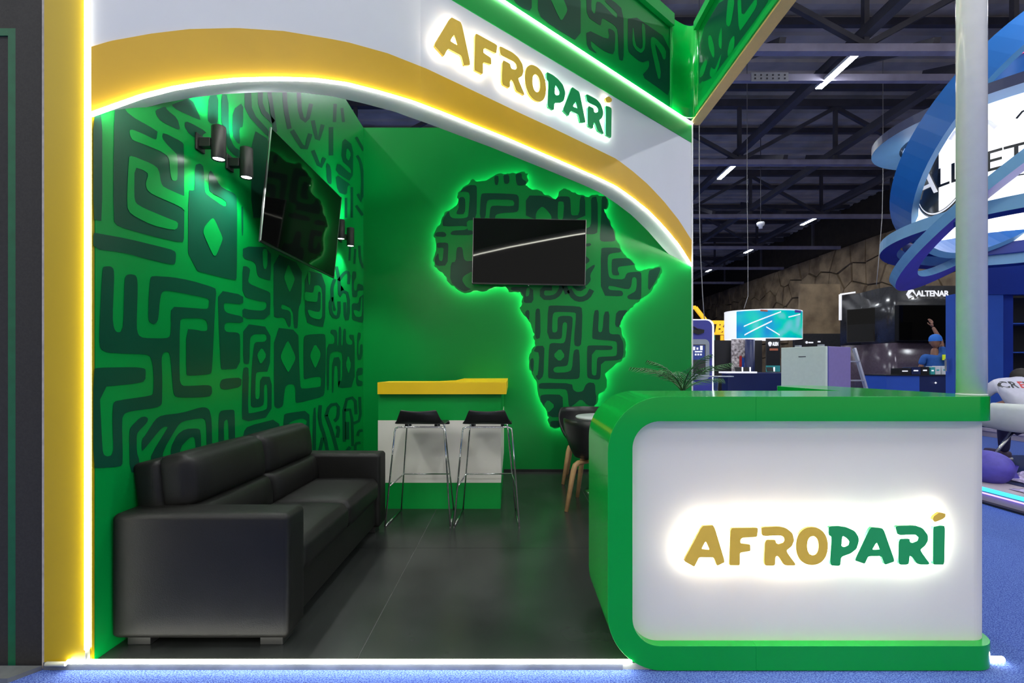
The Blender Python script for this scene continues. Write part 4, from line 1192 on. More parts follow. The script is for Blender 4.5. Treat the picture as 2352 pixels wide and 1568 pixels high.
for i, lab in enumerate(TL):
    if tr0 is None: t = tr0 = truss(lab)
    else:
        t = copy_tree(tr0); t['label'] = lab
    t.location = (0, 8.68+4.8*i, 7.0)
# second chord close to the first truss, with its bolted splice plate
ch2 = thing('splice_beam', 'lilac steel beam with a bolted splice plate near the first lamp', 'roof beam', (0, 9.75, 7.05))
MB().box(-14.8, 15.8, 9.70, 9.80, 7.0, 7.14).build('beam', 'steel_lilac', ch2)
xp = U(1725, 0, 9.7)[0]
spl = MB().box(xp, xp+0.75, 9.685, 9.70, 6.98, 7.16).build('splice_plate', 'alu', ch2)
for i in range(6):
    for j in range(2):
        MB().box(xp+0.06+i*0.12, xp+0.09+i*0.12, 9.675, 9.685, 7.02+j*0.07, 7.05+j*0.07).build('bolt', 'steel_dark', spl)
for i, (x, lab) in enumerate(((3.7, 'lengthwise roof rail nearest the green header'), (6.4, 'lengthwise roof rail carrying the nearest lamp row'),
                              (9.1, 'lengthwise roof rail between the two lamp rows'), (11.85, 'lengthwise roof rail carrying the far lamp row'),
                              (-9.95, 'lengthwise roof rail far left of the stand'), (-4.5, 'lengthwise roof rail left of the stand'), (0.95, 'lengthwise roof rail above the stand'))):
    tag(MB().box(x-0.09, x+0.09, -6, 44, 7.16, 7.34).build('roof_rail', 'steel_dark'), lab, 'roof rail', 'lengthwise rails under the roof')
prl = 0
for i in range(10):
    tag(MB().box(-14.8, 15.8, 8.0+i*2.4, 8.12+i*2.4, ZR-0.16, ZR-0.001).build('purlin', 'steel_dark'),
        'dark purlin number %s from the viewer under the roof deck' % ['one', 'two', 'three', 'four', 'five', 'six', 'seven', 'eight', 'nine', 'ten'][i], 'purlin', 'purlins under the roof deck')
# sloping braces that climb from chord to roof
brc = MB().bar((0, 0, 7.1), (0, 3.4, 8.6), 0.12, 0.14).mesh('knee_brace')
brc.materials.append(MATS['steel_dark'])
for x in (4.9, 7.7, 10.4):
    for j in range(3):
        o_ = add_mesh('knee_brace', brc, None); o_.location = (x, 8.68+4.8*j, 0)
        tag(o_, 'sloping roof brace in the %s row, rising from the %s truss' % ({4.9: 'left', 7.7: 'middle', 10.4: 'right'}[x], ('first', 'second', 'third')[j]), 'brace', 'sloping braces under the roof')

# ------------------------------------------------------------------ hall lamps
def hall_lamp(label, group):
    t = thing('hall_lamp', label, 'ceiling lamp', (0, 0, 7.0), 0, group)
    MB().box(-0.075, 0.075, 0, 1.2, 0.012, 0.07).local('housing', 'white', t)
    MB().box(-0.06, 0.06, 0.01, 1.19, 0.0, 0.012).local('diffuser', 'lamp_glow', t)
    for yy in (0.2, 1.0):
        MB().tube([(0, yy, 0.07), (0, yy, 0.17)], 0.008, 6).local('hanger', 'steel_dark', t)
    return t
base = None
vis = {(3, 8.8): 'largest linear hall lamp, nearest the green header', (3, 13.6): 'linear hall lamp just right of the white fascia end',
       (4, 18.4): 'linear hall lamp between the smoke detector and the blue rings', (4, 23.2): 'small linear hall lamp above the round hanging display',
       (4, 28.0): 'smallest linear hall lamp, beside the rear wall edge', (4, 13.6): 'linear hall lamp touching the left of the blue rings'}
for i, x in enumerate((-9.95, -4.5, 0.95, 6.4, 11.85)):
    for j in range(8):
        y = -5.6+4.8*j
        lab = vis.get((i, round(y, 1)))
        if lab is None and y > 20: continue
        if lab is None and i == 0 and y > 10: continue
        g = 'linear lamps in the hall roof' if lab else 'linear hall lamps out of view'
        lab = lab or 'linear hall lamp hung out of view above the stands'
        if base is None: t = base = hall_lamp(lab, g)
        else:
            t = copy_tree(base); t['label'] = lab; t['group'] = g
        t.location = (x, y, 7.0)

p = U(1747, 516, 15)
sm = thing('smoke_detector', 'white smoke detector hanging from the roof', 'detector', p)
MB().lathe((0, 0, 0), [(0.0, -0.13), (0.05, -0.12), (0.06, -0.05), (0.11, -0.02), (0.12, 0.05), (0.10, 0.08), (0.0, 0.08)], 20, False).local('body', 'white', sm)
MB().tube([(0, 0, 0.08), (0, 0, ZR-p[2])], 0.012, 6).local('drop_rod', 'steel_dark', sm)
for lab, px_, D in (('thin hanging cable above the blue kiosk', [(1606, 430), (1608, 560), (1614, 680), (1618, 735)], 9.5),
                    ('thin hanging cable holding the round display', [(1716, 470), (1718, 590), (1718, 680), (1709, 708)], 12.0),
                    ('thin hanging cable left of the blue rings', [(2028, 415), (2026, 500), (2018, 600), (2013, 655)], 11.5)):
    tag(MB().tube([(U(*px_[0], D)[0], D, ZR)]+[U(a, b, D) for a, b in px_], 0.009, 6).build('hanging_cable', 'cable'), lab, 'cable', 'cables hanging from the roof')

# ------------------------------------------------------------------ kiosk
D = 9.0
kx0, kx1 = U(1560, 0, D)[0], U(1636, 0, D)[0]
kz = U(0, 735, D)[2]
kk = thing('kiosk', 'indigo self-service kiosk with a lit screen beside the rear wall edge', 'kiosk', ((kx0+kx1)/2, D+0.2, -0.03))
def rrect(x0, x1, z0, z1, r, n=6):
    return corner(x1-r, z1-r, r, 0, pi/2, n)+corner(x0+r, z1-r, r, pi/2, pi, n)+corner(x0+r, z0+r, r, pi, 1.5*pi, n)+corner(x1-r, z0+r, r, 1.5*pi, 2*pi, n)
def panel(loop, y0, y1): return MB().poly([loop], lambda x, z: (x, y0, z), lambda x, z: (x, y1, z))
panel(rrect(kx0, kx1, -0.03, kz, 0.12), D, D+0.45).build('cabinet', 'indigo', kk)
panel(rrect(kx0-0.03, kx1+0.045, -0.03, kz+0.02, 0.13), D+0.03, D+0.06).build('light_edge', 'cool_tube', kk)
sx0, sx1 = U(1540, 0, D)[0], U(1628, 0, D)[0]
fr_ = panel(rrect(sx0, sx1, U(0, 872, D)[2], U(0, 779, D)[2], 0.09), D-0.03, D).build('screen_frame', 'grey_frame', kk)
MB().box(sx0+0.1, U(1619, 0, D)[0], D-0.034, D-0.03, U(0, 858, D)[2], U(0, 791, D)[2]).build('screen', 'gloss_black', kk)
MB().box(sx0+0.1, U(1617, 0, D)[0], D-0.038, D-0.034, U(0, 826, D)[2], U(0, 793, D)[2]).build('display_image', 'kiosk_screen', kk)
for (a, b, c_, d_) in ((1590, 1595, 796, 804), (1606, 1612, 794, 804), (1598, 1602, 798, 803), (1594, 1611, 806, 809), (1594, 1598, 812, 816), (1600, 1604, 812, 816), (1606, 1610, 812, 816)):
    MB().box(U(a, 0, D)[0], U(b, 0, D)[0], D-0.041, D-0.038, U(0, d_, D)[2], U(0, c_, D)[2]).build('icon', 'sign_white', kk)
MB().add([U(1588, 758, D-.03), U(1604, 754, D-.03), U(1618, 757, D-.03), U(1617, 764, D-.03), U(1604, 768, D-.03), U(1588, 763, D-.03)], [(0, 1, 2, 3, 4, 5)]).build('emblem', 'ink', kk)
MB().bar(U(1588, 748, D-.03), U(1605, 757, D-.03), 0.02, 0.02).build('emblem_stroke', 'ink', kk)

# ------------------------------------------------------------------ yellow framed stand
D = 13.0
ys = thing('yellow_frame_stand', 'dark stand outlined in glowing yellow bars behind the kiosk', 'exhibition stand', (5.2, D, -0.03))
def ybar(a, b, w=0.09): MB().bar(U(*a, D), U(*b, D), w, w, (0, 1, 0)).build('frame_bar', 'neon_yellow', ys)
ybar((1588, 706), (1597, 706)); ybar((1597, 706), (1622, 738)); ybar((1632, 740), (1700, 740)); ybar((1640, 766), (1668, 766), 0.06)
ybar((1668, 766), (1668, 905)); ybar((1658, 770), (1658, 838), 0.06)
MB().box(U(1560, 0, D)[0], U(1735, 0, D)[0], D+0.3, D+0.4, -0.03, U(0, 735, D)[2]).build('rear_panel', 'hall_dark', ys)
MB().box(U(1640, 0, D)[0], U(1646, 0, D)[0], D+0.1, D+0.16, U(0, 838, D)[2], U(0, 768, D)[2]).build('glass_edge', 'teal', ys)
put_text('BE', 0.38, Vector(U(1659, 752, D-0.06))-Vector(ys.location), 'neon_yellow', ys, bold=0.02, shear=0.2)
ta = thing('high_table', 'thin dark high table in front of the kiosk light', 'table', (U(1640, 0, 8.2)[0], 8.2, -0.03))
MB().lathe((U(1640, 0, 8.2)[0], 8.2, 0), [(0.0, 1.03), (0.31, 1.035), (0.31, 1.05), (0.0, 1.05)], 32, False).build('table_top', 'grey_frame', ta)
MB().cyl(U(1644, 0, 8.2)[0], 8.2, -0.03, 1.03, 0.04).build('pillar', 'chrome', ta)

# ------------------------------------------------------------------ round hanging display and its booth
D = 11.0
hx, hy = U(1752, 0, D+0.6)[0], D+0.6
Rx, Ry = 88/F*(D+0.3), 0.62
z0_, z1_ = U(0, 776, D)[2], U(0, 709, D)[2]
hd_ = thing('round_display', 'oval hanging display with a teal and green picture', 'display', (hx, hy, z0_))
def arcpanel(a0, a1, zlo, zhi, k=1.0, n=24):
    v_ = []
    for i in range(n+1):
        a = a0+(a1-a0)*i/n
        v_ += [(hx+Rx*k*math.cos(a), hy-Ry*k*math.sin(a), zlo), (hx+Rx*k*math.cos(a), hy-Ry*k*math.sin(a), zhi)]
    return MB().add(v_, [(2*i, 2*i+2, 2*i+3, 2*i+1) for i in range(n)], True)
arcpanel(0, 2*pi, z0_, z1_, 0.99, 48).build('drum', 'sign_white', hd_)
arcpanel(math.radians(33), math.radians(150), z0_+0.01, z1_-0.03, 1.0).build('picture', 'screen_art', hd_)
def seg3(p, q_, wdt, m='sign_white'):
    v_ = []
    for i in range(9):
        t = i/8
        a = math.radians(p[0]+(q_[0]-p[0])*t); z_ = z0_+(z1_-z0_)*(p[1]+(q_[1]-p[1])*t)
        x_, y_ = hx+Rx*1.006*math.cos(a), hy-Ry*1.006*math.sin(a)
        v_ += [(x_, y_, z_-wdt), (x_, y_, z_+wdt)]
    MB().add(v_, [(2*i, 2*i+2, 2*i+3, 2*i+1) for i in range(8)], True).build('picture_line', m, hd_)
seg3((137, 0.42), (84, 0.9), 0.014); seg3((136, 0.12), (97, 0.58), 0.016); seg3((105, 0.38), (86, 0.1), 0.014); seg3((72, 0.72), (45, 0.85), 0.014);
seg3((113, 0.95), (103, 0.93), 0.02, 'orange_print'); seg3((60, 0.93), (42, 0.93), 0.03, 'ring_violet'); seg3((14, 0.1), (9, 0.7), 0.05, 'orange_print')
bo = thing('display_booth', 'navy booth with lit posters under the oval display', 'exhibition stand', (hx, hy, -0.03))
MB().box(U(1672, 0, D)[0], U(1812, 0, D)[0], D, D+0.35, -0.03, U(0, 855, D)[2]).build('counter', 'navy', bo, 0.03)
MB().box(U(1668, 0, D)[0], U(1738, 0, D)[0], D-0.02, D+0.4, U(0, 857, D)[2], U(0, 853, D)[2]).build('counter_top', 'sign_white', bo)
MB().cyl(U(1752, 0, D)[0], D+0.6, -0.03, z0_, 0.11).build('column', 'navy', bo)
MB().box(U(1681, 0, D+.8)[0], U(1718, 0, D+.8)[0], D+0.8, D+0.84, 0.9, z0_+0.02).build('printed_panel', 'print_light_panel', bo)
MB().box(U(1727, 0, D+.7)[0], U(1733, 0, D+.7)[0], D+0.7, D+0.74, 1.0, z0_+0.02).build('upright_tube', 'cool_tube', bo)
MB().box(U(1668, 0, D)[0], U(1800, 0, D)[0], D+0.95, D+1.0, -0.03, z0_).build('rear_wall', 'hall_dark', bo)
for k_, (a, b, c_, d_, m) in enumerate(((1699, 1704, 815, 842, 'red'), (1704, 1710, 820, 846, 'blue_mid'), (1711, 1717, 818, 832, 'leaf'))):
    MB().box(U(a, 0, D+.78)[0], U(b, 0, D+.78)[0], D+0.78, D+0.80, U(0, d_, D)[2], U(0, c_, D)[2]).build('print_patch', m, bo)
ps = MB().box(U(1760, 0, D+.5)[0], U(1792, 0, D+.5)[0], D+0.5, D+0.53, U(0, 854, D)[2], z0_+0.02).build('poster', 'ink', bo)
lo_ = Vector(bo.location)
put_text('ALIEN', 0.125, Vector(U(1781, 790, D+0.48))-lo_, 'sign_white', bo, bold=0.004, xs=0.42)

MB().lathe(U(1768.5, 790, D+0.485), [(0.0, -0.055), (0.02, -0.05), (0.042, 0.01), (0.035, 0.045), (0.0, 0.06)], 14, False).build('poster_mark', 'sign_white', bo)
MB().box(U(1768, 0, D+.49)[0], U(1787, 0, D+.49)[0], D+0.49, D+0.5, U(0, 803, D)[2], U(0, 798, D)[2]).build('poster_band', 'orange_print', bo)
MB().box(U(1760, 0, D+.48)[0], U(1792, 0, D+.48)[0], D+0.48, D+0.5, U(0, 854, D)[2], U(0, 839, D)[2]).build('poster_foot', 'teal', bo)
for lab, a in (('dark tablet on the booth counter beside the printed panel', 1704), ('dark tablet on the booth counter beside the lit tube', 1722), ('dark tablet on the booth counter below the poster', 1778)):
    t = thing('tablet', lab, 'tablet', (U(a, 0, D)[0], D+0.15, U(0, 853, D)[2]), 0, 'tablets on the booth counter')
    MB().add([(-.07, 0, 0), (.07, 0, 0), (.07, .05, .1), (-.07, .05, .1), (-.07, .02, 0), (.07, .02, 0), (.07, .07, .1), (-.07, .07, .1)],
             [(0, 1, 2, 3), (7, 6, 5, 4), (0, 4, 5, 1), (1, 5, 6, 2), (2, 6, 7, 3), (3, 7, 4, 0)]).local('body', 'black_plastic', t)
    MB().bar((0.085, 0.0, 0), (0.1, 0.03, 0.1), 0.03, 0.01).local('card_stand', 'sign_white', t)

# ------------------------------------------------------------------ fridge and ladder
D = 5.9
fp = U(1897, 0, D)
fz = U(0, 795, 5.95)[2]
fg = thing('fridge', 'pale freestanding fridge with a violet light-tinted side behind the counter', 'fridge', (fp[0], D, -0.03), math.radians(-60))
MB().box(-0.56, 0, 0.05, 0.6, 0, fz+0.03).local('cabinet', 'fridge_violet_lit', fg, 0.006)
MB().box(-0.56, 0, 0.0, 0.045, 0.06, fz+0.03).local('door', 'fridge_green_lit', fg, 0.006)
MB().box(-0.562, 0.004, 0.044, 0.052, 0.06, fz+0.03).local('door_seal', 'indigo', fg)

MB().box(-0.33, -0.24, -0.003, 0.0, fz-0.10, fz-0.09).local('badge', 'steel_dark', fg)
for xx in (-0.08, -0.36):
    MB().box(xx-0.03, xx+0.03, 0.02, 0.07, fz+0.03, fz+0.055).local('hinge_cap', 'grey_frame', fg)
ld_ = thing('step_ladder', 'aluminium step ladder leaning behind the fridge', 'ladder', (U(1970, 0, 7.0)[0], 7.0, -0.03))
for dx_ in (0, -0.28):
    a = Vector(U(1962, 800, 7.2))-Vector(ld_.location)+Vector((dx_, 0.05 if dx_ else 0, 0)); b = Vector((0.10+dx_*1.3, -0.4, 0))
    MB().bar(a, b, 0.03, 0.05).local('rail', 'alu', ld_)
for k in range(5):
    t = (k+0.7)/5.4
    a = Vector(U(1962, 800, 7.2))-Vector(ld_.location); b = Vector((0.10, -0.4, 0))
    p = a.lerp(b, t)
    MB().box(p.x-0.28-0.08*t, p.x, p.y-0.04, p.y+0.04, p.z-0.01, p.z+0.01).local('step', 'alu', ld_)

# ------------------------------------------------------------------ black curved stand
D = 12.0
zt_ = U(0, 656, D)[2]
bs = thing('black_stand', 'glossy black curved stand with white lettering and screens', 'exhibition stand', (9.6, D, -0.03))
plan = [(U(1930, 0, 13.6)[0], 13.6), (U(1975, 0, 13.2)[0], 13.2)]
q0, q1, q2 = plan[-1], (U(2030, 0, 12.1)[0], 12.15), (U(2062, 0, 12)[0], 12.0)
for i in range(1, 11):
    t = i/10
    plan.append(((1-t)**2*q0[0]+2*t*(1-t)*q1[0]+t*t*q2[0], (1-t)**2*q0[1]+2*t*(1-t)*q1[1]+t*t*q2[1]))
plan.append((13.2, 12.0))
zm = U(0, 787, D)[2]
def ribbon(z_a, z_b, off=0.0):
    v_ = []
    for x_, y_ in plan: v_ += [(x_, y_-off, z_a), (x_, y_-off, z_b)]
    return MB().add(v_, [(2*i, 2*i+2, 2*i+3, 2*i+1) for i in range(len(plan)-1)], True)
for nm, za, zb, m, of in (('upper_wall', zm, zt_, 'gloss_black', 0), ('lower_wall', -0.03, zm, 'gloss_mauve', 0.02)):
    o_ = ribbon(za, zb, of).build(nm, m, bs)
    md = o_.modifiers.new('thickness', 'SOLIDIFY'); md.thickness = 0.08; md.offset = -1
MB().bar(U(1930, 676, 13.55), U(1930, 735, 13.55), 0.05, 0.05).build('edge_light', 'sign_white', bs)
MB().bar(U(1930, 676, 13.55), U(1965, 671, 13.3), 0.04, 0.04).build('edge_light', 'sign_white', bs)
lo_ = Vector(bs.location)
put_text('ALTENAR', 0.195, Vector(U(2142, 674.5, D-0.03))-lo_, 'sign_white', bs, bold=0.006, space=0.95)
lg = [(2081, 676), (2088, 665), (2099, 665), (2108, 682), (2102, 680), (2096, 671), (2089, 677), (2101, 679), (2088, 685)]
MB().poly([pts(' '.join('%g,%g' % p for p in [(2081, 676), (2087, 665), (2098.5, 665), (2107, 683), (2095, 669), (2087, 679), (2100, 679.5), (2087, 686)]), 0, 0, 1)],
          lambda x, y: U(x, y, D-0.03), lambda x, y: U(x, y, D-0.01)).build('emblem', 'sign_white', bs)
def screen(label, x0, x1, y0, y1, D_, name='television'):
    t = thing(name, label, 'television', U((x0+x1)/2, y1, D_))
    MB().box(U(x0, 0, D_)[0], U(x1, 0, D_)[0], D_, D_+0.119, U(0, y1, D_)[2], U(0, y0, D_)[2]).build('case', 'tv_frame', t)
    a = 0.015
    MB().box(U(x0, 0, D_)[0]+a, U(x1, 0, D_)[0]-a, D_-0.005, D_, U(0, y1, D_)[2]+a, U(0, y0, D_)[2]-a).build('screen', 'screen', t)
    return t
screen('large black television on the glossy black stand', 2064, 2215, 700, 782, D-0.12)
t = thing('television', 'narrow black television on the curved side of the black stand', 'television', (U(1990, 0, 12.7)[0], 12.7, U(0, 785, 12.7)[2]), math.radians(-52))
MB().box(-0.45, 0.45, 0, 0.05, 0, 0.9).local('case', 'tv_frame', t)
MB().box(-0.435, 0.435, -0.006, 0, 0.015, 0.885).local('screen', 'screen', t)
bw = thing('black_banner', 'low black banner wall with small white marks behind the fridge', 'banner', (U(1890, 0, 15)[0], 15, -0.03))
MB().box(U(1825, 0, 15)[0], U(1960, 0, 15)[0], 15, 15.1, -0.03, U(0, 766, 15)[2]).build('board', 'gloss_black', bw)
MB().poly([ell(1853-3, 1853+3, 786-3, 786+3, 10)], lambda x, y: U(x, y, 14.97), lambda x, y: U(x, y, 14.99)).build('mark', 'sign_white', bw)
MB().box(U(1857, 0, 14.98)[0], U(1867, 0, 14.98)[0], 14.96, 14.98, U(0, 788, 14.98)[2], U(0, 785, 14.98)[2]).build('mark', 'sign_white', bw)
MB().box(U(1878, 0, 14.98)[0], U(1884, 0, 14.98)[0], 14.96, 14.98, U(0, 786, 14.98)[2], U(0, 783, 14.98)[2]).build('mark', 'sign_white', bw)
bp_ = thing('brown_board', 'flat speckled brown board in front of the stone wall', 'board', (U(1885, 0, 15.5)[0], 15.5, -0.03))
MB().box(U(1838, 0, 15.5)[0], U(1930, 0, 15.5)[0], 15.5, 15.6, -0.03, U(0, 652, 15.5)[2]).build('board', 'stone', bp_)

# ------------------------------------------------------------------ blue desk, goods, door
D = 8.2
dk = thing('blue_desk', 'bright blue and navy service desk behind the green counter', 'desk', (U(2110, 0, D)[0], D, -0.03))
zd = U(0, 860, D)[2]
MB().box(U(2036, 0, D)[0], U(2112, 0, D)[0], D, D+0.5, -0.03, zd-0.02).build('front_panel', 'blue_mid', dk)
MB().box(U(2112, 0, D)[0], U(2185, 0, D)[0], D, D+0.5, -0.03, zd-0.02).build('cupboard_door', 'navy', dk)
MB().box(U(2034, 0, D)[0], U(2187, 0, D)[0], D-0.02, D+0.52, zd-0.02, zd).build('desk_top', 'ink', dk)
MB().lathe((0, 0, 0), [(0.0, -0.02), (0.018, 0), (0.0, 0.02)], 10, False).local('knob', 'sign_white', dk).location = (Vector(U(2149, 879, D-0.02))-Vector(dk.location))
grng = random.Random(4)
for lab, a, b, c_, m in (('black carton on the blue desk, leftmost of the goods', 2056, 2082, 844, 'ink'), ('black and violet carton second from the left on the desk', 2083, 2104, 842, 'navy'),
                    ('black carton beside the teal packs on the desk', 2105, 2123, 841, 'ink'), ('small teal pack on the desk', 2126, 2136, 842, 'teal'),
                    ('white and teal pack on the desk', 2137, 2149, 840, 'table_white'), ('pale plastic tub beside the blue door', 2152, 2166, 839, 'table_white')):
    t = thing('carton' if m in ('ink', 'navy') else 'pack', lab, 'carton' if m in ('ink', 'navy') else 'pack', (U((a+b)/2, 0, D+.15)[0], D+0.15, zd))
    hw = (b-a)/2/F*D; hh = (859-c_)/F*D
    MB().box(-hw, hw, -0.1, 0.1, 0, hh).local('body', m, t, 0.004)
    MB().box(-hw*0.6, hw*0.4, -0.103, -0.1, hh*0.45, hh*0.62).local('print', 'sign_white' if m != 'table_white' else 'teal', t)
D = 6.3
dr = thing('blue_door', 'royal blue door leaf standing open beside the white pole', 'door', (U(2190, 0, D)[0], D, -0.03))
zdr = U(0, 679, D)[2]
pl_ = [(U(2172, 0, D)[0], D), (U(2192, 0, D-0.15)[0], D-0.15), (U(2245, 0, D+0.25)[0], D+0.25), (U(2200, 0, D+0.3)[0], D+0.3)]
MB().poly([pl_], lambda x, y: (x, y, zdr), lambda x, y: (x, y, -0.03)).build('leaf', 'blue_mid', dr)
MB().box(U(2176, 0, D-.1)[0], U(2181, 0, D-.1)[0], D-0.09, D-0.06, U(0, 852, D)[2], U(0, 824, D)[2]).build('lock_plate', 'chrome', dr)

# ------------------------------------------------------------------ blue stand at right
pf = thing('stand_platform', 'pale violet-lit platform edge of the blue stand', 'platform', (5.5, 6.0, -0.03))
MB().box(4.27, 9.5, 3.2, 5.88, 0.07, 0.12).box(8.4, 12.0, 5.88, 9.6, 0.07, 0.12).build('deck', 'platform_white', pf)
MB().box(4.30, 9.5, 3.23, 5.85, -0.03, 0.07).box(8.43, 12.0, 5.85, 9.6, -0.03, 0.07).build('riser', 'platform_white', pf)
MB().box(4.255, 4.27, 3.2, 5.88, 0.085, 0.115).build('light_edge', 'cyan_tube', pf)
MB().box(4.24, 4.30, 3.2, 5.88, -0.03, -0.012).build('skirt', 'ink', pf)
MB().box(4.6, 9.5, 4.2, 5.87, 0.12, 0.123).box(8.45, 12.0, 5.87, 9.6, 0.12, 0.123).build('dark_floor', 'navy', pf)
MB().tube([(4.285, 3.2, 0.058), (4.285, 5.88, 0.058)], 0.007, 8).build('added_violet_tube', 'added_violet_tube', pf)  # added violet source tucked under the deck lip to tint the carpet
bl = thing('blue_stand', 'deep blue stand wall with shelves at the right edge', 'exhibition stand', (9.6, 9.0, 0.124))
D = 8.9
MB().box(U(2255, 0, D)[0], 12.0, D, D+0.15, U(0, 676, D)[2], U(0, 540, D)[2]+0.3).build('header', 'blue', bl)
MB().box(U(2255, 0, D)[0], U(2307, 0, D)[0], D+0.02, D+0.5, 0.12, U(0, 676, D)[2]).build('column', 'blue_mid', bl)
MB().box(U(2307, 0, D)[0], U(2340, 0, D)[0], D+0.1, D+0.5, 0.12, U(0, 676, D)[2]).build('inner_column', 'blue', bl)
MB().box(U(2340, 0, D)[0], 12.0, D+0.45, D+0.5, 0.12, U(0, 676, D)[2]).build('shelf_back', 'ink', bl)
for yy in (741, 808, 872):
    MB().box(U(2340, 0, D)[0], 12.0, D+0.1, D+0.45, U(0, yy, D)[2]-0.015, U(0, yy, D)[2]+0.005).build('shelf', 'blue_mid', bl)

# ring sign
rs = thing('ring_sign', 'hanging drum sign circled by blue and violet orbit rings', 'sign', (7.4, 6.8, 2.7))
RC = Vector((7.4, 6.8, 3.95))
DR = 1.42
def drum_panel(z_a, z_b, a0, a1, r, n=40):
    v_ = []
    for i in range(n+1):
        a = a0+(a1-a0)*i/n
        v_ += [(RC.x+r*math.cos(a), RC.y+r*math.sin(a), z_a), (RC.x+r*math.cos(a), RC.y+r*math.sin(a), z_b)]
    return MB().add(v_, [(2*i, 2*i+2, 2*i+3, 2*i+1) for i in range(n)], True)
drum_panel(3.28, 4.62, 0, 2*pi, DR-0.01, 64).build('drum', 'lightbox', rs)
drum_panel(4.62, 4.82, 0, 2*pi, DR+0.02, 64).build('upper_band', 'blue_light', rs)
drum_panel(3.10, 3.28, 0, 2*pi, DR+0.02, 64).build('lower_band', 'blue', rs)
def on_drum(s_, z, off=0.0):
    """s_: metres along the drum from the direction facing the viewer's left"""
    a = math.radians(221)+s_/DR
    return (RC.x+(DR+off)*math.cos(a), RC.y+(DR+off)*math.sin(a), z)
# oval mirror emblem on the drum's left flank
def oval(cx_, cz_, rx, rz, n=40): return [(cx_+rx*math.cos(2*pi*i/n), cz_+rz*math.sin(2*pi*i/n)) for i in range(n)]
def drum_oval(name, m, rx, rz, off, a0=-1.0, cs_=-0.93, cz_=3.98, n=28):
    """curved oval plate hugging the drum; a0 = -1 whole oval, 0 right half"""
    v_ = []
    for i in range(n+1):
        a = a0+(1-a0)*i/n
        h_ = rz*math.sqrt(max(0.0004, 1-a*a))
        for z_, o2 in ((cz_-h_, off), (cz_+h_, off), (cz_-h_, 0.0), (cz_+h_, 0.0)):
            v_.append(on_drum(cs_+a*rx, z_, o2))
    f_ = []
    for i in range(n):
        b = 4*i
        f_ += [(b, b+4, b+5, b+1), (b+1, b+5, b+7, b+3), (b+2, b+6, b+4, b)]
    MB().add(v_, f_).build(name, m, rs)
drum_oval('emblem_rim', 'grey_frame', 0.45, 0.67, 0.008)
drum_oval('emblem_line', 'ink', 0.43, 0.65, 0.011)
drum_oval('emblem_rim', 'sign_white', 0.415, 0.63, 0.014)
drum_oval('emblem_field', 'mirror_dark', 0.40, 0.61, 0.017)
drum_oval('emblem_light_half', 'lightbox', 0.395, 0.60, 0.020, 0.05)
def drum_text(txt, size, s0, z0a, step, m):
    for i, chh in enumerate(txt):
        me = text_mesh(chh, size if i else size*1.45, 0.003)
        sx_ = s0[i]
        for vv in me.vertices:
            p = on_drum(sx_+vv.co.x, z0a+vv.co.y+(0.05 if i == 0 else 0)*0, 0.03+vv.co.z)
            vv.co = Vector(p)-Vector(rs.location)
        add_mesh('letter', me, m if i else 'sign_white', rs)
drum_text('ALLBET', 0.38, (-1.10, -0.85, -0.67, -0.49, -0.30, -0.10), 3.82, 0, 'ink')
mb = MB().tube([on_drum(-0.1+0.05*k, 4.28+0.06*math.sin(k*1.1)+0.012*k, 0.02) for k in range(10)], 0.012, 6); mb.build('flourish', 'ink', rs)
mb = MB().tube([on_drum(-0.75+0.06*k, 4.30+0.08*math.sin(k*1.3), 0.025) for k in range(9)], 0.03, 6); mb.build('flourish', 'sign_white', rs)
mb = MB().tube([on_drum(-0.4+0.1*k, 3.62-0.05*math.sin(k/8*pi), 0.02) for k in range(9)], 0.008, 6); mb.build('flourish', 'ink', rs)
def ring_part(name, c_, R_, wv, hv, tilt_ax, ang, mats):
    """flat ring of rectangular section tilted about a horizontal axis"""
    rot = Matrix.Rotation(math.radians(ang), 3, Vector(tilt_ax).normalized())
    n = 72
    v_ = []
    for i in range(n):
        a = 2*pi*i/n
        e = Vector((math.cos(a), math.sin(a), 0))
        for r_, z_ in ((R_-wv/2, -hv/2), (R_+wv/2, -hv/2), (R_+wv/2, hv/2), (R_-wv/2, hv/2)):
            v_.append(Vector(c_)+rot @ (e*r_+Vector((0, 0, z_))))
    sides = [[], [], [], []]
    for i in range(n):
        j = (i+1) % n
        for k in range(4):
            sides[k].append((i*4+k, j*4+k, j*4+(k+1) % 4, i*4+(k+1) % 4))
    o_ = MB().add(v_, sum(sides, []), True).build(name, None, rs)
    for m in mats: o_.data.materials.append(MATS[m])
    for p in o_.data.polygons: p.use_smooth = False
    idx = []
    for k in range(4): idx += [0 if k in (1, 3) else 1]*n
    o_.data.polygons.foreach_set('material_index', idx)
    return o_
view = Vector((7.4, 6.8, 0)).normalized()
sidev = Vector((view.y, -view.x, 0))
ring_part('orbit_ring', RC+Vector((0, 0, 0.78)), 1.66, 0.36, 0.13, sidev, 4, ['navy', 'blue_light'])
ring_part('orbit_ring', RC+Vector((0, 0, -0.86)), 1.62, 0.22, 0.17, sidev, -3, ['blue_light', 'blue'])
ring_part('orbit_ring', RC+Vector((0, 0, -0.25)), 1.78, 0.34, 0.13, view, -37, ['blue_light', 'ring_violet'])
ring_part('orbit_ring', RC+Vector((0, 0, 0.55)), 1.80, 0.10, 0.42, (view+sidev*0.5), -48, ['ring_blue', 'blue_light'])
MB().tube([RC+Vector((0, 0, 0.8)), RC+Vector((0, 0, 3.1))], 0.04, 8).build('hanger', 'steel_dark', rs)
drum_panel(4.86, 5.25, 0, 2*pi, 1.0, 48).build('inner_screen', 'ring_blue', rs)
drum_panel(5.25, 5.33, 0, 2*pi, 1.02, 48).build('pink_edge', 'pink_led', rs)

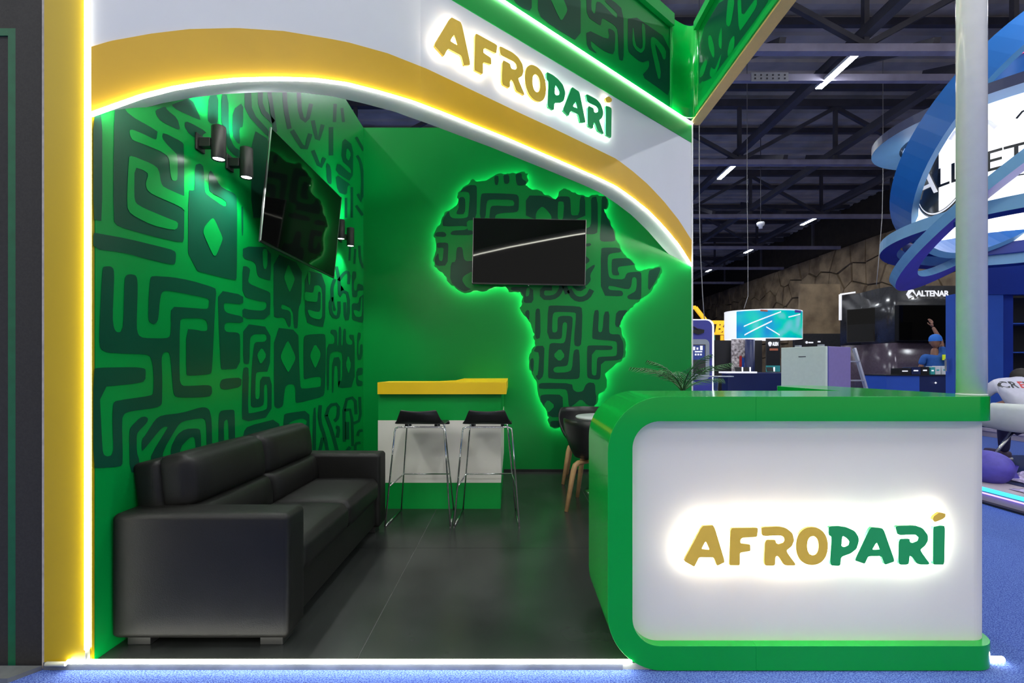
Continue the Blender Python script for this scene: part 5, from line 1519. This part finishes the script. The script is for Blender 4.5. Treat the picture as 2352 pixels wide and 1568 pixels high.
# ------------------------------------------------------------------ people
def skin_body(name, joints, bones, m, parent, sub=2):
    """joints: name -> (pos, radius); first joint is the root"""
    names = list(joints)
    me = bpy.data.meshes.new(name)
    me.from_pydata([joints[n_][0] for n_ in names], [(names.index(a), names.index(b)) for a, b in bones], [])
    o_ = add_mesh(name, me, m, parent)
    o_.modifiers.new('skin', 'SKIN').use_smooth_shade = True
    for i, n_ in enumerate(names):
        r = joints[n_][1]
        me.skin_vertices[0].data[i].radius = r if isinstance(r, tuple) else (r, r)
        me.skin_vertices[0].data[i].use_root = (i == 0)
    s_ = o_.modifiers.new('smooth', 'SUBSURF'); s_.levels = sub; s_.render_levels = sub
    return o_

def hand(parent, wrist, d, side, up, m='skin'):
    """palm with five bent fingers at the end of an arm; d = pointing direction, side = across the palm"""
    d, side, up = Vector(d).normalized(), Vector(side).normalized(), Vector(up).normalized()
    w0 = Vector(wrist)
    J = {'w': (w0, 0.024), 'p': (w0+d*0.045, (0.034, 0.016)), 'k': (w0+d*0.085, (0.036, 0.014))}
    Bn = [('w', 'p'), ('p', 'k')]
    for i, (off, L_) in enumerate(((-0.03, 0.068), (-0.01, 0.078), (0.01, 0.073), (0.03, 0.058))):
        b = w0+d*0.09+side*off
        J['f%da' % i] = (b, 0.009)
        J['f%db' % i] = (b+d*L_*0.5-up*0.006, 0.0085)
        J['f%dc' % i] = (b+d*L_-up*0.024, 0.0075)
        Bn += [('k', 'f%da' % i), ('f%da' % i, 'f%db' % i), ('f%db' % i, 'f%dc' % i)]
    J['t1'] = (w0+d*0.035-side*0.04, 0.011); J['t2'] = (w0+d*0.065-side*0.06-up*0.01, 0.0095); J['t3'] = (w0+d*0.09-side*0.062-up*0.02, 0.008)
    Bn += [('p', 't1'), ('t1', 't2'), ('t2', 't3')]
    J = {k_: (tuple(v_[0]), v_[1]) for k_, v_ in J.items()}
    return skin_body('hand', J, Bn, m, parent, 1)

def head(parent, c_, m, facing, cap=None):
    """face looking along facing (unit, horizontal)"""
    f = Vector(facing).normalized(); s_ = Vector((f.y, -f.x, 0))
    c_ = Vector(c_)
    bm = bmesh.new(); bmesh.ops.create_uvsphere(bm, u_segments=24, v_segments=16, radius=1)
    for v_ in bm.verts:
        x, y, z = v_.co
        w_ = 0.075*(1-0.18*max(0, -z)**1.5)
        dp = 0.098*(1-0.10*max(0, -z))
        v_.co = s_*(x*w_)+f*(y*dp+(0.012 if z < -0.3 and y > 0 else 0))+Vector((0, 0, z*0.118))
        v_.co += c_
    mb_ = MB(); bm.verts.index_update()
    mb_.add([tuple(v_.co) for v_ in bm.verts], [tuple(v_.index for v_ in fc.verts) for fc in bm.faces], True); bm.free()
    # nose and ears
    n0 = c_+f*0.095
    mb_.add([n0+Vector((0, 0, 0.02)), n0+s_*0.016+Vector((0, 0, -0.03)), n0-s_*0.016+Vector((0, 0, -0.03)), n0+f*0.024+Vector((0, 0, -0.025))], [(0, 1, 3), (0, 3, 2), (1, 2, 3)], True)
    o_ = mb_.local('head', m, parent)
    for sg_ in (-1, 1):
        MB().rbox(c_+s_*sg_*0.076+Vector((0, 0, -0.005)), (0.012, 0.018, 0.03), 0.01, 3).local('ear', m, parent)
        MB().rbox(c_+f*0.088+s_*sg_*0.03+Vector((0, 0, 0.012)), (0.013, 0.008, 0.007), 0.006, 3).local('eye', 'sole', parent)
    MB().rbox(c_+f*0.088+Vector((0, 0, -0.055)), (0.024, 0.008, 0.006), 0.005, 3).local('mouth', 'red', parent)
    # hair or cap shell
    prof = [(0.104, 0.0), (0.106, 0.03), (0.10, 0.07), (0.08, 0.105), (0.045, 0.128), (0.0, 0.136)]
    o2 = MB().lathe((c_.x, c_.y, c_.z+0.012), [(r_*0.94, z_) for r_, z_ in prof], 24, False)
    o2.local('cap' if cap else 'hair', cap or 'hair', parent)
    if cap:
        v_ = []
        for i in range(9):
            a = -1+2*i/8
            v_ += [tuple(c_+s_*(a*0.078)+f*(0.085*math.sqrt(max(0.05, 1-a*a*0.6)))+Vector((0, 0, 0.03))), tuple(c_+s_*(a*0.068)+f*(0.085+0.085*math.sqrt(max(0, 1-a*a*0.8)))+Vector((0, 0, 0.016)))]
        b_ = MB().add(v_, [(2*i, 2*i+2, 2*i+3, 2*i+1) for i in range(8)], True).local('cap_peak', cap, parent)
        md = b_.modifiers.new('thickness', 'SOLIDIFY'); md.thickness = 0.006
    return o_

def inner(J):
    """slimmer radii where clothes lie over the body"""
    o_ = dict(J)
    for k_ in ('pelvis', 'waist', 'chest', 'sl', 'sr', 'hl', 'hr', 'kl', 'kr', 'al', 'ar'):
        p_, r_ = J[k_]
        o_[k_] = (p_, tuple(x*0.5 for x in r_) if isinstance(r_, tuple) else r_*0.62)
    return o_
# person in a blue cap and shirt reaching up at the black stand
D = 8.9
pa = thing('person', 'person in a blue cap and blue shirt reaching up beside the blue door', 'person', (U(2146, 0, D)[0], D, -0.03))
J = {'pelvis': ((0, 0, 0.95), (0.15, 0.11)), 'waist': ((0, 0, 1.08), (0.135, 0.10)), 'chest': ((0, 0, 1.30), (0.165, 0.11)), 'neck': ((0, 0, 1.50), (0.058, 0.058)), 'nape': ((0.01, 0, 1.60), (0.055, 0.055)),
     'sl': ((-0.19, 0, 1.44), 0.055), 'el': ((-0.24, 0.04, 1.16), 0.042), 'wl': ((-0.18, 0.24, 1.06), 0.028),
     'sr': ((0.19, 0.02, 1.46), 0.055), 'er': ((0.24, 0.14, 1.74), 0.042), 'wr': ((0.20, 0.26, 2.0), 0.028),
     'hl': ((-0.10, 0, 0.9), 0.09), 'kl': ((-0.11, 0.02, 0.5), 0.06), 'al': ((-0.11, -0.02, 0.09), 0.04), 'tl': ((-0.12, 0.15, 0.04), 0.035),
     'hr': ((0.10, 0, 0.9), 0.09), 'kr': ((0.11, 0.02, 0.5), 0.06), 'ar': ((0.11, -0.02, 0.09), 0.04), 'tr': ((0.12, 0.15, 0.04), 0.035)}
BN = [('pelvis', 'waist'), ('waist', 'chest'), ('chest', 'neck'), ('neck', 'nape'), ('chest', 'sl'), ('sl', 'el'), ('el', 'wl'), ('chest', 'sr'), ('sr', 'er'), ('er', 'wr'),
      ('pelvis', 'hl'), ('hl', 'kl'), ('kl', 'al'), ('al', 'tl'), ('pelvis', 'hr'), ('hr', 'kr'), ('kr', 'ar'), ('ar', 'tr')]
skin_body('body', inner(J), BN, 'skin', pa)
def grow(J, keys, k): return {n_: (J[n_][0], tuple(x*k for x in J[n_][1]) if isinstance(J[n_][1], tuple) else J[n_][1]*k) for n_ in keys}
J2 = grow(J, ['pelvis', 'waist', 'chest', 'sl', 'sr'], 1.16)
J2['el'] = ((-0.225, 0.025, 1.26), 0.056); J2['er'] = ((0.22, 0.09, 1.62), 0.056); J2['neck'] = ((0, 0, 1.47), (0.07, 0.07))
skin_body('shirt', J2, [('pelvis', 'waist'), ('waist', 'chest'), ('chest', 'neck'), ('chest', 'sl'), ('sl', 'el'), ('chest', 'sr'), ('sr', 'er')], 'shirt_blue', pa)
J3 = grow(J, ['pelvis', 'hl', 'kl', 'al', 'hr', 'kr', 'ar'], 1.15)
skin_body('trousers', J3, [('pelvis', 'hl'), ('hl', 'kl'), ('kl', 'al'), ('pelvis', 'hr'), ('hr', 'kr'), ('kr', 'ar')], 'trousers', pa)
head(pa, (0.02, 0, 1.70), 'skin', (0.8, 0.6, 0), 'cap_blue')
hand(pa, (0.20, 0.26, 2.0), (-0.1, 0.2, 1), (1, 0, 0), (0, -1, 0))
hand(pa, (-0.18, 0.24, 1.06), (0.3, 1, -0.1), (1, 0, 0), (0, 0, 1))
MB().box(0.03, 0.20, -0.20, -0.13, 1.36, 1.46).local('badge_cloth', 'hi_vis', pa)

# white tub chair and the seated crew member
Dc = 5.05
cxx = U(2375, 0, Dc)[0]
wc = thing('white_chair', 'white moulded tub chair on the blue stand seen from behind', 'chair', (cxx, Dc, 0.123))
na, nr = 36, 10
v = []
for i in range(na):
    a = 2*pi*i/na
    back = 0.5+0.5*math.cos(a)
    rim = 0.46+0.24*min(1, max(0, (back-0.25)/0.25))
    for j in range(nr+1):
        s_ = j/nr
        if s_ < 0.4: r = 0.27*s_/0.4; z = 0.40
        else:
            q_ = (s_-0.4)/0.6
            r = 0.27+0.16*math.sin(q_*pi/2); z = 0.40+(rim-0.40)*q_**1.3
        v.append((r*math.sin(a)*1.05, -r*math.cos(a)*0.85, z))
w_ = nr+1
sh = MB().add(v, [(i*w_+j, ((i+1) % na)*w_+j, ((i+1) % na)*w_+j+1, i*w_+j+1) for i in range(na) for j in range(nr)], True).local('shell', 'chair_white', wc)
md = sh.modifiers.new('thickness', 'SOLIDIFY'); md.thickness = 0.03; md.offset = -1
for sx in (-1, 1):
    for sy in (-1, 1):
        MB().tube([(0.12*sx, 0.10*sy, 0.39), (0.26*sx, 0.24*sy, 0.0)], [0.02, 0.014], 8).local('leg', 'chrome', wc)
pb = thing('person', 'seated person in a white crew shirt leaning forward, seen from behind', 'person', (cxx, Dc, 0.123))
J = {'pelvis': ((0, 0.02, 0.52), (0.15, 0.12)), 'waist': ((0, 0.02, 0.66), (0.145, 0.11)), 'chest': ((0.02, 0.14, 0.83), (0.19, 0.14)), 'neck': ((0.15, 0.33, 0.92), 0.05), 'nape': ((0.27, 0.42, 0.93), 0.05),
     'sl': ((-0.20, 0.20, 0.88), 0.062), 'el': ((-0.22, 0.42, 0.68), 0.045), 'wl': ((-0.10, 0.60, 0.58), 0.03),
     'sr': ((0.22, 0.22, 0.90), 0.062), 'er': ((0.28, 0.44, 0.70), 0.045), 'wr': ((0.14, 0.62, 0.60), 0.03),
     'hl': ((-0.10, 0.10, 0.50), 0.09), 'kl': ((-0.14, 0.52, 0.46), 0.065), 'al': ((-0.10, 0.60, 0.08), 0.042), 'tl': ((-0.10, 0.74, 0.035), 0.035),
     'hr': ((0.10, 0.10, 0.50), 0.09), 'kr': ((0.20, 0.50, 0.46), 0.065), 'ar': ((0.26, 0.56, 0.08), 0.042), 'tr': ((0.28, 0.70, 0.035), 0.035)}
skin_body('body', inner(J), BN, 'skin', pb)
J2 = grow(J, ['pelvis', 'waist', 'chest', 'sl', 'sr'], 1.15)
J2['el'] = ((-0.215, 0.34, 0.76), 0.062); J2['er'] = ((0.265, 0.36, 0.77), 0.062); J2['neck'] = ((0.13, 0.32, 0.91), 0.07)
sht = skin_body('shirt', J2, [('pelvis', 'waist'), ('waist', 'chest'), ('chest', 'neck'), ('chest', 'sl'), ('sl', 'el'), ('chest', 'sr'), ('sr', 'er')], 'shirt_white', pb)
J3 = grow(J, ['pelvis', 'hl', 'kl', 'al', 'hr', 'kr', 'ar'], 1.15)
skin_body('trousers', J3, [('pelvis', 'hl'), ('hl', 'kl'), ('kl', 'al'), ('pelvis', 'hr'), ('hr', 'kr'), ('kr', 'ar')], 'trousers', pb)
head(pb, (0.40, 0.50, 0.92), 'skin', (0.6, 0.8, 0))
hand(pb, (-0.10, 0.60, 0.58), (0.3, 1, -0.2), (1, 0, 0), (0, 0, 1)); hand(pb, (0.14, 0.62, 0.60), (-0.2, 1, -0.2), (1, 0, 0), (0, 0, 1))
for s_, nx in ((-1, -0.10), (1, 0.28)):
    MB().rbox((nx, 0.66, 0.05), (0.05, 0.14, 0.05), 0.035, 6).local('shoe', 'shoe', pb)
    MB().rbox((nx, 0.66, 0.012), (0.052, 0.142, 0.014), 0.012, 5).local('sole', 'sole', pb)
from mathutils.bvhtree import BVHTree
bpy.context.view_layer.update()
tree = BVHTree.FromObject(sht, bpy.context.evaluated_depsgraph_get())
def on_shirt(ch_, x_, m):
    me = text_mesh(ch_, 0.115, 0.0, 0.003, 0.35)
    for vv in me.vertices:
        lx, lz = x_+vv.co.x, 0.885+vv.co.y*0.8
        hit = tree.ray_cast(Vector((lx, -1.0, lz)), Vector((0, 1, 0)))
        yy = hit[0].y if hit[0] is not None else 0.05
        vv.co = Vector((lx, yy-0.004, lz))
    add_mesh('shirt_print', me, m, pb)
for k, (ch_, m) in enumerate(zip('CREW', ('ink', 'ink', 'red', 'ink'))):
    on_shirt(ch_, -0.20+0.082*k+(0.012 if k == 3 else 0), m)

# clutter on the platform
sk = thing('sack', 'rounded indigo sack at the edge of the blue stand platform', 'sack', (4.52, 4.55, 0.12))
MB().rbox((0, 0, 0.13), (0.15, 0.17, 0.13), 0.11, 8, (0.02, 0.02, 0.03)).local('body', 'sack', sk)
MB().lathe((0.15, -0.05, 0.10), [(0.07, -0.05), (0.05, 0.0), (0.065, 0.06)], 14, False).local('neck', 'sack', sk)
def crumple(label, c_, sx_, sy_, seed, h=0.09):
    r_ = random.Random(seed)
    n = 9
    v_ = [((i/n-0.5)*sx_+r_.uniform(-.02, .02), (j/n-0.5)*sy_+r_.uniform(-.02, .02), 0.004+r_.uniform(0, h)*math.sin(pi*i/n)*math.sin(pi*j/n)) for j in range(n+1) for i in range(n+1)]
    o_ = MB().add(v_, [(j*(n+1)+i, j*(n+1)+i+1, (j+1)*(n+1)+i+1, (j+1)*(n+1)+i) for j in range(n) for i in range(n)]).local('plastic_film', 'film')
    o_.location = c_
    md = o_.modifiers.new('thickness', 'SOLIDIFY'); md.thickness = 0.003; md.offset = 1
    tag(o_, label, 'plastic film')
crumple('crumpled violet plastic film beside the indigo sack', (5.0, 4.6, 0.124), 0.55, 0.4, 3)
crumple('crumpled violet plastic film hanging near the platform light edge', (4.6, 4.05, 0.121), 0.45, 0.35, 8, 0.06)
